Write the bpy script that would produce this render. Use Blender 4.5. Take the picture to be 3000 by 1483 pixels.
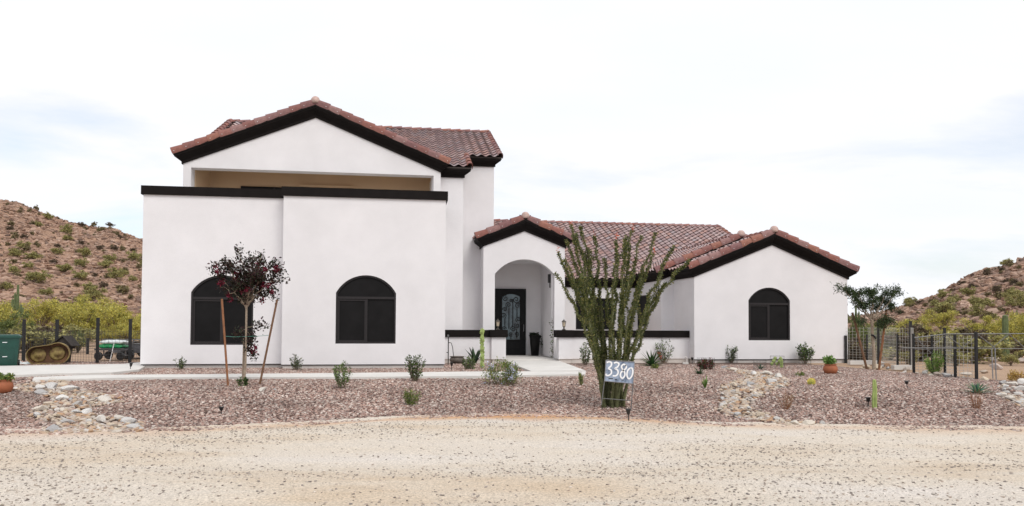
import bpy, bmesh, math, random
import numpy as np
from mathutils import Vector, Matrix
from mathutils.geometry import tessellate_polygon
for o in list(bpy.data.objects): bpy.data.objects.remove(o)
S = bpy.context.scene
C = S.collection
rnd = random.Random(7); rng = np.random.default_rng(7)
pi = math.pi

# ------------------------------------------------------------------ camera
F = 2180.; PITCH = math.radians(1.7); ROLL = .005; HY = 945.; EYE = 1.32
TH = math.radians(8.5); ZC = 23.78                      # house heading and distance
CYP = HY - F*math.tan(PITCH)
cam = bpy.data.objects.new('camera', bpy.data.cameras.new('camera')); C.objects.link(cam)
CM = Matrix.Rotation(pi/2+PITCH, 4, 'X') @ Matrix.Rotation(ROLL, 4, 'Z')
cam.matrix_world = Matrix.Translation((0, 0, EYE)) @ CM
cam.data.sensor_width = 36; cam.data.lens = 36*F/3000; cam.data.shift_y = (CYP-741.5)/3000
cam.data.clip_end = 3000; cam.data.clip_start = .1
S.camera = cam
# ------------------------------------------------------------------ sky, sun, exposure
SUN_EL, SUN_AZ = math.radians(50), math.radians(148)    # soft sun high behind the camera, to the right
W = bpy.data.worlds.new('World'); S.world = W; W.use_nodes = True
nt = W.node_tree; nt.nodes.clear()
def N(t, ty, **kw):
    n = t.nodes.new(ty)
    for k, v in kw.items():
        if k in ('operation', 'blend_type', 'data_type', 'sky_type', 'noise_dimensions', 'feature', 'attribute_name', 'domain', 'distribute_method', 'mode'): setattr(n, k, v)
        else: n.inputs[k].default_value = v
    return n
L = lambda t, a, b: t.links.new(a, b)
sky = N(nt, 'ShaderNodeTexSky', sky_type='NISHITA'); sky.sun_disc = False
sky.sun_elevation = SUN_EL; sky.sun_rotation = SUN_AZ; sky.air_density = 1; sky.dust_density = 1.5
tc = N(nt, 'ShaderNodeTexCoord'); sx = N(nt, 'ShaderNodeSeparateXYZ'); L(nt, tc.outputs['Generated'], sx.inputs[0])
za = N(nt, 'ShaderNodeMath', operation='ADD'); L(nt, sx.outputs[2], za.inputs[0]); za.inputs[1].default_value = .22
zm = N(nt, 'ShaderNodeMath', operation='MAXIMUM'); L(nt, za.outputs[0], zm.inputs[0]); zm.inputs[1].default_value = .05
dx = N(nt, 'ShaderNodeMath', operation='DIVIDE'); L(nt, sx.outputs[0], dx.inputs[0]); L(nt, zm.outputs[0], dx.inputs[1])
dy = N(nt, 'ShaderNodeMath', operation='DIVIDE'); L(nt, sx.outputs[1], dy.inputs[0]); L(nt, zm.outputs[0], dy.inputs[1])
cx = N(nt, 'ShaderNodeCombineXYZ'); L(nt, dx.outputs[0], cx.inputs[0]); L(nt, dy.outputs[0], cx.inputs[1])
mp = N(nt, 'ShaderNodeMapping'); L(nt, cx.outputs[0], mp.inputs[0]); mp.inputs['Location'].default_value = (3.1, .65, 0); mp.inputs['Scale'].default_value = (.55, 1.0, 1)
n1 = N(nt, 'ShaderNodeTexNoise', Scale=1.0, Detail=8., Roughness=.55, Distortion=.35); L(nt, mp.outputs[0], n1.inputs[0])
r1 = N(nt, 'ShaderNodeValToRGB'); L(nt, n1.outputs[0], r1.inputs[0])
r1.color_ramp.elements[0].position = .28; r1.color_ramp.elements[0].color = (0.32, 0.32, 0.32, 1)
r1.color_ramp.elements[1].position = .465; r1.color_ramp.elements[1].color = (1, 1, 1, 1)
n2 = N(nt, 'ShaderNodeTexNoise', Scale=2.2, Detail=6., Roughness=.5); L(nt, mp.outputs[0], n2.inputs[0])
r2 = N(nt, 'ShaderNodeValToRGB'); L(nt, n2.outputs[0], r2.inputs[0])
r2.color_ramp.elements[0].position = .3; r2.color_ramp.elements[0].color = (.80, .825, .87, 1)
r2.color_ramp.elements[1].position = .62; r2.color_ramp.elements[1].color = (.845, .845, .868, 1)
sk = N(nt, 'ShaderNodeMixRGB', blend_type='MULTIPLY', Fac=1.); L(nt, sky.outputs[0], sk.inputs[1]); sk.inputs[2].default_value = (.15, .15, .15, 1)
mx = N(nt, 'ShaderNodeMixRGB'); L(nt, r1.outputs[0], mx.inputs[0]); L(nt, sk.outputs[0], mx.inputs[1]); L(nt, r2.outputs[0], mx.inputs[2])
bg = N(nt, 'ShaderNodeBackground', Strength=1.); L(nt, mx.outputs[0], bg.inputs[0])
wo = N(nt, 'ShaderNodeOutputWorld'); L(nt, bg.outputs[0], wo.inputs[0])
sun = bpy.data.objects.new('sun', bpy.data.lights.new('sun', 'SUN')); C.objects.link(sun)
sun.data.energy = 1.5; sun.data.angle = math.radians(28); sun.data.color = (1, .96, .90)
sd = Vector((math.sin(SUN_AZ)*math.cos(SUN_EL), math.cos(SUN_AZ)*math.cos(SUN_EL), math.sin(SUN_EL)))
sun.rotation_euler = sd.to_track_quat('Z', 'Y').to_euler()
vs = S.view_settings; vs.view_transform = 'Standard'; vs.look = 'None'; vs.exposure = 0.27; vs.gamma = 1; vs.use_curve_mapping = False

# ------------------------------------------------------------------ pixel -> place
M3 = np.array(CM.to_3x3())
eu = np.array([math.cos(TH), math.sin(TH), 0]); ev = np.array([-math.sin(TH), math.cos(TH), 0])
HO = np.array([0, ZC, 0.]); CP = np.array([0, 0, EYE])
def ray(px, py): return M3 @ np.array([(px-1500)/F, -(py-CYP)/F, -1.])
def uz(px, py, v):                                      # on a house plane v = const
    d = ray(px, py); p = CP + d*((v-(CP-HO)@ev)/(d@ev)) - HO
    return float(p@eu), float(p[2])
def U(px, py, v): return uz(px, py, v)[0]
def ZZ(px, py, v): return uz(px, py, v)[1]
def at(px, py, Y):                                      # at depth Y
    d = ray(px, py); t = Y/d[1]; return Vector(CP + d*t)
def proj(p):
    c = M3.T @ (np.asarray(p, float) - CP); return 1500+F*c[0]/-c[2], CYP-F*c[1]/-c[2]
def h2w(u, v, z): return HO + eu*u + ev*v + np.array([0, 0, z])
ROADZ = -.43
EDGE = [(-60, 1275), (0, 1270), (200, 1272), (420, 1265), (620, 1259), (820, 1250), (1000, 1240), (1200, 1228), (1350, 1222), (1500, 1221), (1650, 1222), (1800, 1226), (1950, 1236), (2100, 1247), (2400, 1254), (2700, 1259), (3000, 1262), (3100, 1262)]
def flat(px, py, z): d = ray(px, py); t = (z-EYE)/d[2]; return CP + d*t
_e = np.array([flat(x, y, ROADZ)[:2] for x, y in EDGE])
_e = np.vstack([[-40, _e[0, 1]], _e, [40, _e[-1, 1]]])
def edge(X): return np.interp(X, _e[:, 0], _e[:, 1])
def hn(x, y): return np.sin(x*1.7+y*.6)*np.cos(y*1.3-x*.4)
def gz(X, Y):                                           # terrain height
    X = np.asarray(X, float); Y = np.asarray(Y, float)
    t = np.clip((Y-edge(X))/6.2, 0, 1); s = t*t*(3-2*t)
    return ROADZ + (.30)*s + .012*hn(X, Y)*np.clip((Y-edge(X))/1.5, 0, 1)*np.clip((20-Y)/2, 0, 1)
def gp(px, py):                                         # pixel -> point on the terrain
    z = -.2
    for _ in range(40):
        p = flat(px, py, z); z = z*.5 + .5*float(gz(p[0], p[1]))
    p = flat(px, py, z); return Vector((p[0], p[1], float(gz(p[0], p[1]))))

# ------------------------------------------------------------------ materials
MATS = {}
def mat(name, col, rough=.8, var=0., scale=5., bump=0., bscale=60., attr=False, rand=None, metal=0., spec=.5, col2=None, det=6., trans=0.):
    m = bpy.data.materials.new(name); m.use_nodes = True; t = m.node_tree
    b = t.nodes['Principled BSDF']; b.inputs['Roughness'].default_value = rough; b.inputs['Metallic'].default_value = metal
    b.inputs['Specular IOR Level'].default_value = spec
    col = tuple(col)+(1,)
    src = None
    if attr:
        a = N(t, 'ShaderNodeAttribute', attribute_name='Col'); src = a.outputs['Color']
    elif rand:
        oi = N(t, 'ShaderNodeObjectInfo'); rp = N(t, 'ShaderNodeValToRGB'); L(t, oi.outputs['Random'], rp.inputs[0])
        els = rp.color_ramp.elements
        while len(els) < len(rand): els.new(.5)
        for i, c in enumerate(rand): els[i].position = i/(len(rand)-1); els[i].color = tuple(c)+(1,)
        src = rp.outputs[0]
    if var or col2:
        co = N(t, 'ShaderNodeTexCoord'); no = N(t, 'ShaderNodeTexNoise', Scale=scale, Detail=det, Roughness=.6); L(t, co.outputs['Object'], no.inputs[0])
        if col2:
            rp = N(t, 'ShaderNodeValToRGB'); L(t, no.outputs[0], rp.inputs[0]); rp.color_ramp.elements[0].position = .35; rp.color_ramp.elements[1].position = .65
            rp.color_ramp.elements[0].color = col; rp.color_ramp.elements[1].color = tuple(col2)+(1,); src = rp.outputs[0]
        else:
            mr = N(t, 'ShaderNodeMapRange'); L(t, no.outputs[0], mr.inputs[0])
            mr.inputs[1].default_value = .3; mr.inputs[2].default_value = .7; mr.inputs[3].default_value = 1-var; mr.inputs[4].default_value = 1+var
            mu = N(t, 'ShaderNodeMixRGB', blend_type='MULTIPLY', Fac=1.)
            if src: L(t, src, mu.inputs[1])
            else: mu.inputs[1].default_value = col
            L(t, mr.outputs[0], mu.inputs[2]); src = mu.outputs[0]
    if src: L(t, src, b.inputs['Base Color'])
    else: b.inputs['Base Color'].default_value = col
    if bump:
        co = N(t, 'ShaderNodeTexCoord'); no = N(t, 'ShaderNodeTexNoise', Scale=bscale, Detail=4.); L(t, co.outputs['Object'], no.inputs[0])
        bp = N(t, 'ShaderNodeBump', Strength=bump, Distance=.02); L(t, no.outputs[0], bp.inputs['Height']); L(t, bp.outputs[0], b.inputs['Normal'])
    if trans:
        tr = N(t, 'ShaderNodeBsdfTranslucent'); L(t, src, tr.inputs[0]) if src else None
        ms = N(t, 'ShaderNodeMixShader', Fac=trans); L(t, b.outputs[0], ms.inputs[1]); L(t, tr.outputs[0], ms.inputs[2])
        L(t, ms.outputs[0], t.nodes['Material Output'].inputs[0])
    MATS[name] = m; return m
# stucco: fine sand-finish relief, faint large-scale unevenness
def stucco(name, col):
    m = mat(name, col, .92, spec=.2); t = m.node_tree; b = t.nodes['Principled BSDF']
    co = N(t, 'ShaderNodeTexCoord')
    a = N(t, 'ShaderNodeTexNoise', Scale=.7, Detail=7., Roughness=.62); L(t, co.outputs['Object'], a.inputs[0])
    s = N(t, 'ShaderNodeTexNoise', Scale=55., Detail=3.); L(t, co.outputs['Object'], s.inputs[0])
    ad = N(t, 'ShaderNodeMath', operation='MULTIPLY_ADD'); L(t, s.outputs[0], ad.inputs[0]); ad.inputs[1].default_value = .35; L(t, a.outputs[0], ad.inputs[2])
    mr = N(t, 'ShaderNodeMapRange'); L(t, ad.outputs[0], mr.inputs[0])
    mr.inputs[1].default_value = .45; mr.inputs[2].default_value = .9; mr.inputs[3].default_value = .915; mr.inputs[4].default_value = 1.035
    mu = N(t, 'ShaderNodeMixRGB', blend_type='MULTIPLY', Fac=1.); mu.inputs[1].default_value = tuple(col)+(1,); L(t, mr.outputs[0], mu.inputs[2]); L(t, mu.outputs[0], b.inputs['Base Color'])
    g = N(t, 'ShaderNodeTexNoise', Scale=90., Detail=3.); L(t, co.outputs['Object'], g.inputs[0])
    bp = N(t, 'ShaderNodeBump', Strength=.6, Distance=.015); L(t, g.outputs[0], bp.inputs['Height']); L(t, bp.outputs[0], b.inputs['Normal'])
    return m
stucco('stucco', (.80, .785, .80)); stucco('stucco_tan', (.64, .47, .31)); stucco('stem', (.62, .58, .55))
mat('trim', (.0095, .0075, .0070), .8, .25, 3., .3, 80., spec=.15)
mat('tile', (1, 1, 1), .75, .22, 9., .25, 40., attr=True, spec=.35)
mat('deck', (.05, .04, .035), .9)
mat('screen', (.0065, .006, .0065), .6, .35, 2.5, .1, 300., spec=.18)
mat('winframe', (.022, .019, .020), .5, .15, 20., spec=.3)
mat('iron', (.004, .004, .0045), .5, spec=.2)
mat('door_glass', (.02, .04, .055), .12, col2=(.10, .17, .20), scale=2.2, spec=.7)
mat('concrete', (.62, .60, .57), .9, .08, 1.2, .2, 50.)
mat('stone_gravel', (1, 1, 1), .9, .25, 30., rand=[(.085, .052, .043), (.30, .185, .15), (.46, .325, .275), (.18, .115, .098), (.55, .45, .39), (.36, .225, .18), (.23, .16, .14), (.66, .57, .51), (.13, .085, .074), (.42, .265, .215)])
mat('rock_pale', (1, 1, 1), .9, .28, 9., .5, 30., rand=[(.60, .57, .53), (.36, .355, .36), (.64, .58, .50), (.52, .42, .31), (.70, .68, .65), (.46, .45, .44), (.58, .56, .54), (.62, .57, .50)])
mat('rock_warm', (1, 1, 1), .9, .28, 14., .5, 30., rand=[(.50, .40, .30), (.46, .27, .15), (.58, .52, .45), (.40, .33, .28), (.60, .50, .38), (.36, .25, .20), (.62, .58, .54)])
mat('pebble', (1, 1, 1), .9, rand=[(.12, .10, .09), (.28, .24, .21), (.18, .155, .14), (.42, .35, .29), (.15, .13, .12), (.56, .49, .42), (.32, .25, .20), (.62, .55, .48)])
mat('hill_rock', (1, 1, 1), .95, .25, 1.5, rand=[(.15, .09, .065), (.34, .215, .155), (.24, .15, .11), (.44, .305, .23), (.11, .068, .052), (.31, .20, .15)])
mat('leaf', (1, 1, 1), .6, attr=True, spec=.3, trans=.25)
mat('bark', (.20, .15, .11), .9, .3, 25., .5, 40.)
mat('ocotillo_bark', (.10, .105, .045), .9, .4, 30., .5, 40.)
mat('bark_pale', (.33, .26, .195), .9, .3, 20., .4, 40.)
mat('stake', (.26, .115, .055), .85, .3, 12., .3, 60.)
mat('stake_brown', (.17, .09, .05), .85, .3, 12., .3, 60.)
mat('cactus', (.115, .145, .06), .8, .25, 8., .3, 50.)
mat('cactus_light', (.30, .38, .12), .7, .25, 8., .2, 50.)
mat('black_metal', (.008, .008, .009), .5, .2, 10.)
mat('wire', (.50, .49, .46), .5)
mat('wire_dark', (.05, .05, .05), .5)
mat('galv', (.20, .20, .20), .5, .15, 8., metal=.6)
mat('steel', (.28, .28, .29), .5, .2, 10., metal=.4)
mat('terracotta', (.33, .105, .045), .75, .18, 6., .15, 40.)
mat('soil', (.08, .055, .04), .95)
mat('bin_green', (.004, .050, .036), .45, .15, 6.)
mat('rust', (.06, .028, .015), .85, col2=(.17, .085, .04), scale=4., bump=.3)
mat('rust_yellow', (.36, .28, .10), .8, col2=(.14, .08, .035), scale=6.)
mat('dark_wood', (.035, .028, .024), .85, .4, 8., .3)
mat('bag_green', (.02, .30, .10), .4, .25, 7., .4, 12.)
mat('bag_white', (.70, .74, .74), .4, .12, 7., .4, 12.)
mat('cart', (.10, .10, .11), .6, .3, 6.)
mat('white_paint', (.86, .87, .89), .7)
mat('sign_panel', (.10, .14, .22), .4, col2=(.42, .50, .64), scale=7., spec=.4)
mat('lamp_metal', (.06, .05, .04), .5)
mat('lamp_glass', (.62, .52, .38), .3)
mat('black_plastic', (.012, .012, .013), .4)
mat('planter', (.006, .0055, .006), .5, spec=.25)
mat('clay', (.12, .10, .085), .7, .3, 8.)
mat('cloth', (.72, .70, .66), .9)
mat('tie', (.10, .30, .24), .6)
t = MATS['stone_gravel'].node_tree; b = t.nodes['Principled BSDF']; src = b.inputs['Base Color'].links[0].from_socket      # dusty and cleaner patches across the bed
ge = N(t, 'ShaderNodeNewGeometry'); no = N(t, 'ShaderNodeTexNoise', Scale=.55, Detail=5.); L(t, ge.outputs['Position'], no.inputs[0]); mr = N(t, 'ShaderNodeMapRange'); L(t, no.outputs[0], mr.inputs[0])
mr.inputs[1].default_value = .33; mr.inputs[2].default_value = .67; mr.inputs[3].default_value = .78; mr.inputs[4].default_value = 1.18; mu = N(t, 'ShaderNodeMixRGB', blend_type='MULTIPLY', Fac=1.); L(t, src, mu.inputs[1]); L(t, mr.outputs[0], mu.inputs[2]); L(t, mu.outputs[0], b.inputs['Base Color'])
# ground: dirt road, desert soil
def earth(name, cols, sc, streak=1., bump=.6):
    m = mat(name, cols[0], .95, spec=.15); t = m.node_tree; b = t.nodes['Principled BSDF']
    co = N(t, 'ShaderNodeTexCoord'); mpn = N(t, 'ShaderNodeMapping'); L(t, co.outputs['Object'], mpn.inputs[0]); mpn.inputs['Scale'].default_value = (streak, 1, 1)
    a = N(t, 'ShaderNodeTexNoise', Scale=sc, Detail=8., Roughness=.65); L(t, mpn.outputs[0], a.inputs[0])
    r = N(t, 'ShaderNodeValToRGB'); L(t, a.outputs[0], r.inputs[0]); e = r.color_ramp.elements
    while len(e) < len(cols): e.new(.5)
    for i, c in enumerate(cols): e[i].position = .3 + .4*i/(len(cols)-1); e[i].color = tuple(c)+(1,)
    g = N(t, 'ShaderNodeTexNoise', Scale=38., Detail=5., Roughness=.75); L(t, co.outputs['Object'], g.inputs[0])
    mr = N(t, 'ShaderNodeMapRange'); L(t, g.outputs[0], mr.inputs[0]); mr.inputs[1].default_value = .34; mr.inputs[2].default_value = .62; mr.inputs[3].default_value = .60; mr.inputs[4].default_value = 1.14
    mu = N(t, 'ShaderNodeMixRGB', blend_type='MULTIPLY', Fac=1.); L(t, r.outputs[0], mu.inputs[1]); L(t, mr.outputs[0], mu.inputs[2])
    at_ = N(t, 'ShaderNodeAttribute', attribute_name='Soil'); mo = N(t, 'ShaderNodeMixRGB'); L(t, at_.outputs['Fac'], mo.inputs[0]); L(t, mu.outputs[0], mo.inputs[1]); mo.inputs[2].default_value = (.52, .27, .12, 1)
    L(t, mo.outputs[0], b.inputs['Base Color'])
    bp = N(t, 'ShaderNodeBump', Strength=bump, Distance=.03); L(t, g.outputs[0], bp.inputs['Height']); L(t, bp.outputs[0], b.inputs['Normal'])
    return m
earth('dirt', [(.61, .49, .365), (.68, .60, .505), (.70, .64, .58)], .7, .3)
earth('desert', [(.36, .24, .165), (.46, .32, .22), (.33, .225, .165)], .35)
earth('yard_soil', [(.10, .07, .06), (.16, .11, .09), (.12, .085, .075)], 1.2)
earth('hill_soil', [(.28, .165, .11), (.41, .26, .18), (.24, .145, .10)], .10, 1., .8)

# ------------------------------------------------------------------ mesh helpers
class MB:
    def __init__(s): s.v = []; s.f = []; s.c = []
    def add(s, vs_, fs, col=None):
        o = len(s.v); s.v += [tuple(p) for p in vs_]; s.f += [tuple(i+o for i in f) for f in fs]
        s.c += [col or (1, 1, 1)]*len(vs_); return s
    def box(s, x0, x1, y0, y1, z0, z1, col=None):
        return s.add([(x0, y0, z0), (x1, y0, z0), (x1, y1, z0), (x0, y1, z0), (x0, y0, z1), (x1, y0, z1), (x1, y1, z1), (x0, y1, z1)],
              [(0, 3, 2, 1), (4, 5, 6, 7), (0, 1, 5, 4), (1, 2, 6, 5), (2, 3, 7, 6), (3, 0, 4, 7)], col)
    def tube(s, pts, rad, n=6, cap=True, col=None):
        pts = [Vector(p) for p in pts]; k = len(pts)
        if not hasattr(rad, '__len__'): rad = [rad]*k
        vs_ = []; up = Vector((.3, .2, .93))
        for i, p in enumerate(pts):
            d = (pts[min(i+1, k-1)]-pts[max(i-1, 0)]).normalized()
            a = d.cross(up); a = d.cross(Vector((1, 0, 0))) if a.length < .1 else a
            a.normalize(); b = d.cross(a)
            for j in range(n): w = 2*pi*j/n; vs_.append(p+(a*math.cos(w)+b*math.sin(w))*rad[i])
        fs = [(i*n+j, i*n+(j+1) % n, (i+1)*n+(j+1) % n, (i+1)*n+j) for i in range(k-1) for j in range(n)]
        if cap: fs += [tuple(range(n))[::-1], tuple(range((k-1)*n, k*n))]
        return s.add(vs_, fs, col)
    def lathe(s, prof, n=20, o=(0, 0, 0), col=None, sx=1, sy=1):
        k = len(prof)
        vs_ = [(o[0]+r*math.cos(2*pi*j/n)*sx, o[1]+r*math.sin(2*pi*j/n)*sy, o[2]+z) for r, z in prof for j in range(n)]
        fs = [(i*n+j, i*n+(j+1) % n, (i+1)*n+(j+1) % n, (i+1)*n+j) for i in range(k-1) for j in range(n)]
        fs += [tuple(range(n))[::-1], tuple(range((k-1)*n, k*n))]
        return s.add(vs_, fs, col)
    def prism(s, poly, z0, z1):                         # xy polygon
        n = len(poly); vs_ = [(x, y, z0) for x, y in poly]+[(x, y, z1) for x, y in poly]
        fs = [(i, (i+1) % n, n+(i+1) % n, n+i) for i in range(n)]
        tr = tessellate_polygon([[Vector((x, y, 0)) for x, y in poly]])
        fs += [tuple(n+i for i in t) for t in tr]+[tuple(t)[::-1] for t in tr]
        return s.add(vs_, fs)
    def build(s, name, m, parent=None, smooth=False, loc=None):
        me = bpy.data.meshes.new(name); me.from_pydata(s.v, [], s.f)
        return link(name, me, m, parent, smooth, s.c if any(c != (1, 1, 1) for c in s.c) else None, loc)
def link(name, me, m, parent=None, smooth=False, cols=None, loc=None, fix=True):
    if cols is not None:
        a = me.color_attributes.new('Col', 'FLOAT_COLOR', 'POINT'); c = np.ones((len(me.vertices), 4), np.float32); c[:, :3] = np.asarray(cols, np.float32); a.data.foreach_set('color', c.ravel())
    if fix and len(me.polygons) < 60000:
        bm = bmesh.new(); bm.from_mesh(me); bmesh.ops.recalc_face_normals(bm, faces=bm.faces); bm.to_mesh(me); bm.free()
    if smooth: me.polygons.foreach_set('use_smooth', [True]*len(me.polygons))
    if m: me.materials.append(MATS[m] if isinstance(m, str) else m)
    o = bpy.data.objects.new(name, me); C.objects.link(o)
    if parent: o.parent = parent
    if loc is not None: o.location = loc
    return o
def tag(o, label=None, cat=None, group=None, kind=None):
    if label: o['label'] = label
    if cat: o['category'] = cat
    if group: o['group'] = group
    if kind: o['kind'] = kind
    return o
def thing(name, label, cat, loc=(0, 0, 0), rz=0, group=None):
    o = bpy.data.objects.new(name, None); C.objects.link(o); o.location = loc; o.rotation_euler = (0, 0, rz); o.empty_display_size = .1
    return tag(o, label, cat, group)
def inst(name, me, mtx, parent=None):
    o = bpy.data.objects.new(name, me); C.objects.link(o)
    if parent: o.parent = parent
    o.matrix_local = mtx; return o
def leaf_obj(name, P, size, cols, parent=None, aspect=.45, up=.0, m='leaf', dirs=None, loc=None):
    """many small leaf blades (diamond faces) at points P"""
    P = np.asarray(P, float); n = len(P)
    d = rng.normal(size=(n, 3)) if dirs is None else np.asarray(dirs)+rng.normal(size=(n, 3))*.35
    d[:, 2] += up; d /= np.linalg.norm(d, axis=1)[:, None]
    w = np.cross(d, rng.normal(size=(n, 3))); w /= np.linalg.norm(w, axis=1)[:, None]
    s = size*rng.uniform(.6, 1.3, n)[:, None]
    q = np.cross(d, w)*s*.12
    V = np.stack([P, P+d*s*.5+w*s*aspect*.5+q, P+d*s, P+d*s*.5-w*s*aspect*.5+q], 1).reshape(-1, 3)
    me = bpy.data.meshes.new(name); me.vertices.add(4*n); me.vertices.foreach_set('co', V.ravel())
    me.loops.add(4*n); me.loops.foreach_set('vertex_index', np.arange(4*n, dtype=np.int32))
    me.polygons.add(n); me.polygons.foreach_set('loop_start', np.arange(0, 4*n, 4, dtype=np.int32)); me.update(calc_edges=True)
    pal = np.asarray(cols, float); c = pal[rng.integers(0, len(pal), n)]*rng.uniform(.7, 1.3, n)[:, None]
    return link(name, me, m, parent, cols=np.repeat(c, 4, 0), fix=False, loc=loc)
def blob(n, c, r, shell=.5):
    p = rng.normal(size=(n, 3)); p /= np.linalg.norm(p, axis=1)[:, None]
    return np.asarray(c)+p*(rng.uniform(shell, 1, n)[:, None])*np.asarray(r)

# ------------------------------------------------------------------ ground
def grid_mesh(name, xs, ys, zf, m, skip=None, soil=None):
    xs = np.asarray(xs); ys = np.asarray(ys); nx, ny = len(xs), len(ys)
    X, Y = np.meshgrid(xs, ys); Z = zf(X, Y)
    V = np.stack([X, Y, Z], -1).reshape(-1, 3)
    i = np.arange((ny-1)*(nx-1)); r = i//(nx-1); c = i % (nx-1); a = r*nx+c
    Fc = np.stack([a, a+1, a+nx+1, a+nx], 1)
    if skip is not None:
        cen = V[Fc].mean(1); Fc = Fc[~skip(cen[:, 0], cen[:, 1])]
    me = bpy.data.meshes.new(name); me.from_pydata(V.tolist(), [], Fc.tolist())
    if soil is not None:
        at_ = me.attributes.new('Soil', 'FLOAT', 'POINT'); at_.data.foreach_set('value', soil(V[:, 0], V[:, 1]).astype(np.float32))
    return link(name, me, m, smooth=True, fix=False)
xs = np.concatenate([[-1500, -700, -350, -180, -100, -60], np.arange(-40, 40.1, 1.), [60, 100, 180, 350, 700, 1500]])
ys = np.concatenate([[-60, -20, -5, 3], np.arange(5, 40, 1.), [45, 55, 70, 100, 180, 400, 900, 2000]])
tag(grid_mesh('ground', xs, ys, lambda X, Y: gz(X, Y)-.03-.12*(Y < 14.5), 'desert'), kind='structure')
def inpoly(x, y, poly):
    r = np.zeros(np.shape(x), bool); n = len(poly)
    for i in range(n):
        x0, y0 = poly[i]; x1, y1 = poly[(i+1) % n]
        c = ((y0 > y) != (y1 > y)) & (x < (x1-x0)*(y-y0)/(y1-y0+1e-12)+x0); r ^= c
    return r
def road_soil(x, y):
    d = edge(x)-y
    return np.clip(1-np.abs(d-.05)/(.50+.20*np.sin(x*.9+1)+.15*np.sin(x*3.1)), 0, 1)*(.35+.65*np.clip(1-np.abs(x-.2)/4.5, 0, 1))
def roadz(X, Y): return np.full_like(X, ROADZ)-.022*np.exp(-((Y-7.4-.25*np.sin(X*.3))/.22)**2)-.022*np.exp(-((Y-9.3-.25*np.sin(X*.3+.4))/.22)**2)+.02*np.exp(-((Y-8.3-.3*np.sin(X*.25))/.4)**2)+.012*np.sin(Y*1.1+.2*np.sin(X*.5))+.006*np.sin(X*1.9+Y*2.3)+.02*np.clip((Y-edge(X))/.6, 0, 1)
tag(grid_mesh('road', np.arange(-24, 24.1, .2), np.arange(1.5, 14.6, .1), roadz, 'dirt', skip=lambda x, y: y > edge(x)+.35, soil=road_soil), kind='structure')
tag(grid_mesh('yard', np.arange(-24, 24.1, .2), np.arange(10.6, 30, .12), lambda X, Y: gz(X, Y)-.004, 'yard_soil',
    skip=lambda x, y: (y < edge(x)) | (y > 26.5+.15*x) | ((x > 12.6+.28*(20.5-y)) & (y > 18.5))), kind='structure')
# concrete: driveway, sidewalk, walk to the door
def gxy(px, py, z=-.07): p = flat(px, py, z); return (float(p[0]), float(p[1]))
SIDE = [gxy(95, 1113), gxy(400, 1106), gxy(1000, 1104.5), gxy(1400, 1102), gxy(1715, 1096), gxy(1716, 1088), gxy(1400, 1088.5), gxy(1000, 1093), gxy(640, 1096), gxy(270, 1098.5), gxy(100, 1105)]
WALK = [gxy(1556, 1087.6), gxy(1716, 1086.5), gxy(1628, 1052, -.05), gxy(1487, 1052, -.05), gxy(1487, 1061)]
DRIVE = [(-30, 23.0), gxy(-400, 1113), gxy(0, 1101), gxy(100, 1098), gxy(180, 1095), gxy(255, 1094.5), gxy(330, 1092), gxy(407, 1084), (float(h2w(-11.2, .6, 0)[0]), float(h2w(-11.2, .6, 0)[1])), (float(h2w(-11.2, 7, 0)[0]), float(h2w(-11.2, 7, 0)[1])), gxy(360, 1067), gxy(0, 1073), (-30, 25.8)]
for nm, P in (('sidewalk', SIDE), ('walkway', WALK), ('driveway', DRIVE)):
    tag(MB().prism(P, -.30, -.060 if nm == 'driveway' else (-.068 if nm == 'sidewalk' else -.064)).build(nm, 'concrete'), kind='structure')
# rounded, broken stones shared by every scatter
def stone_mesh(name, seed, m, flatz=.65, sub=2, amp=.22, ang=True):
    r = random.Random(seed); bm = bmesh.new(); bmesh.ops.create_icosphere(bm, subdivisions=sub, radius=1)
    pl = [Vector((r.gauss(0, 1), r.gauss(0, 1), r.gauss(0, 1))).normalized() for _ in range(7)]
    for v in bm.verts:
        for p in pl:
            d = v.co.dot(p)
            if d > .55: v.co -= p*(d-.55)*.95
        v.co *= 1+r.uniform(-amp, amp)*.5
        v.co.z *= flatz; v.co.x *= 1.25; v.co.y *= .95
    me = bpy.data.meshes.new(name); bm.to_mesh(me); bm.free()
    if m: me.materials.append(MATS[m])
    return me
def stone_coll(name, m, n=5, sub=1, flatz=.6):
    c = bpy.data.collections.new(name)
    for i in range(n):
        o = bpy.data.objects.new(name+'_source', stone_mesh(name, 50+i, m, flatz, sub)); c.objects.link(o)
    return c
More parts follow.
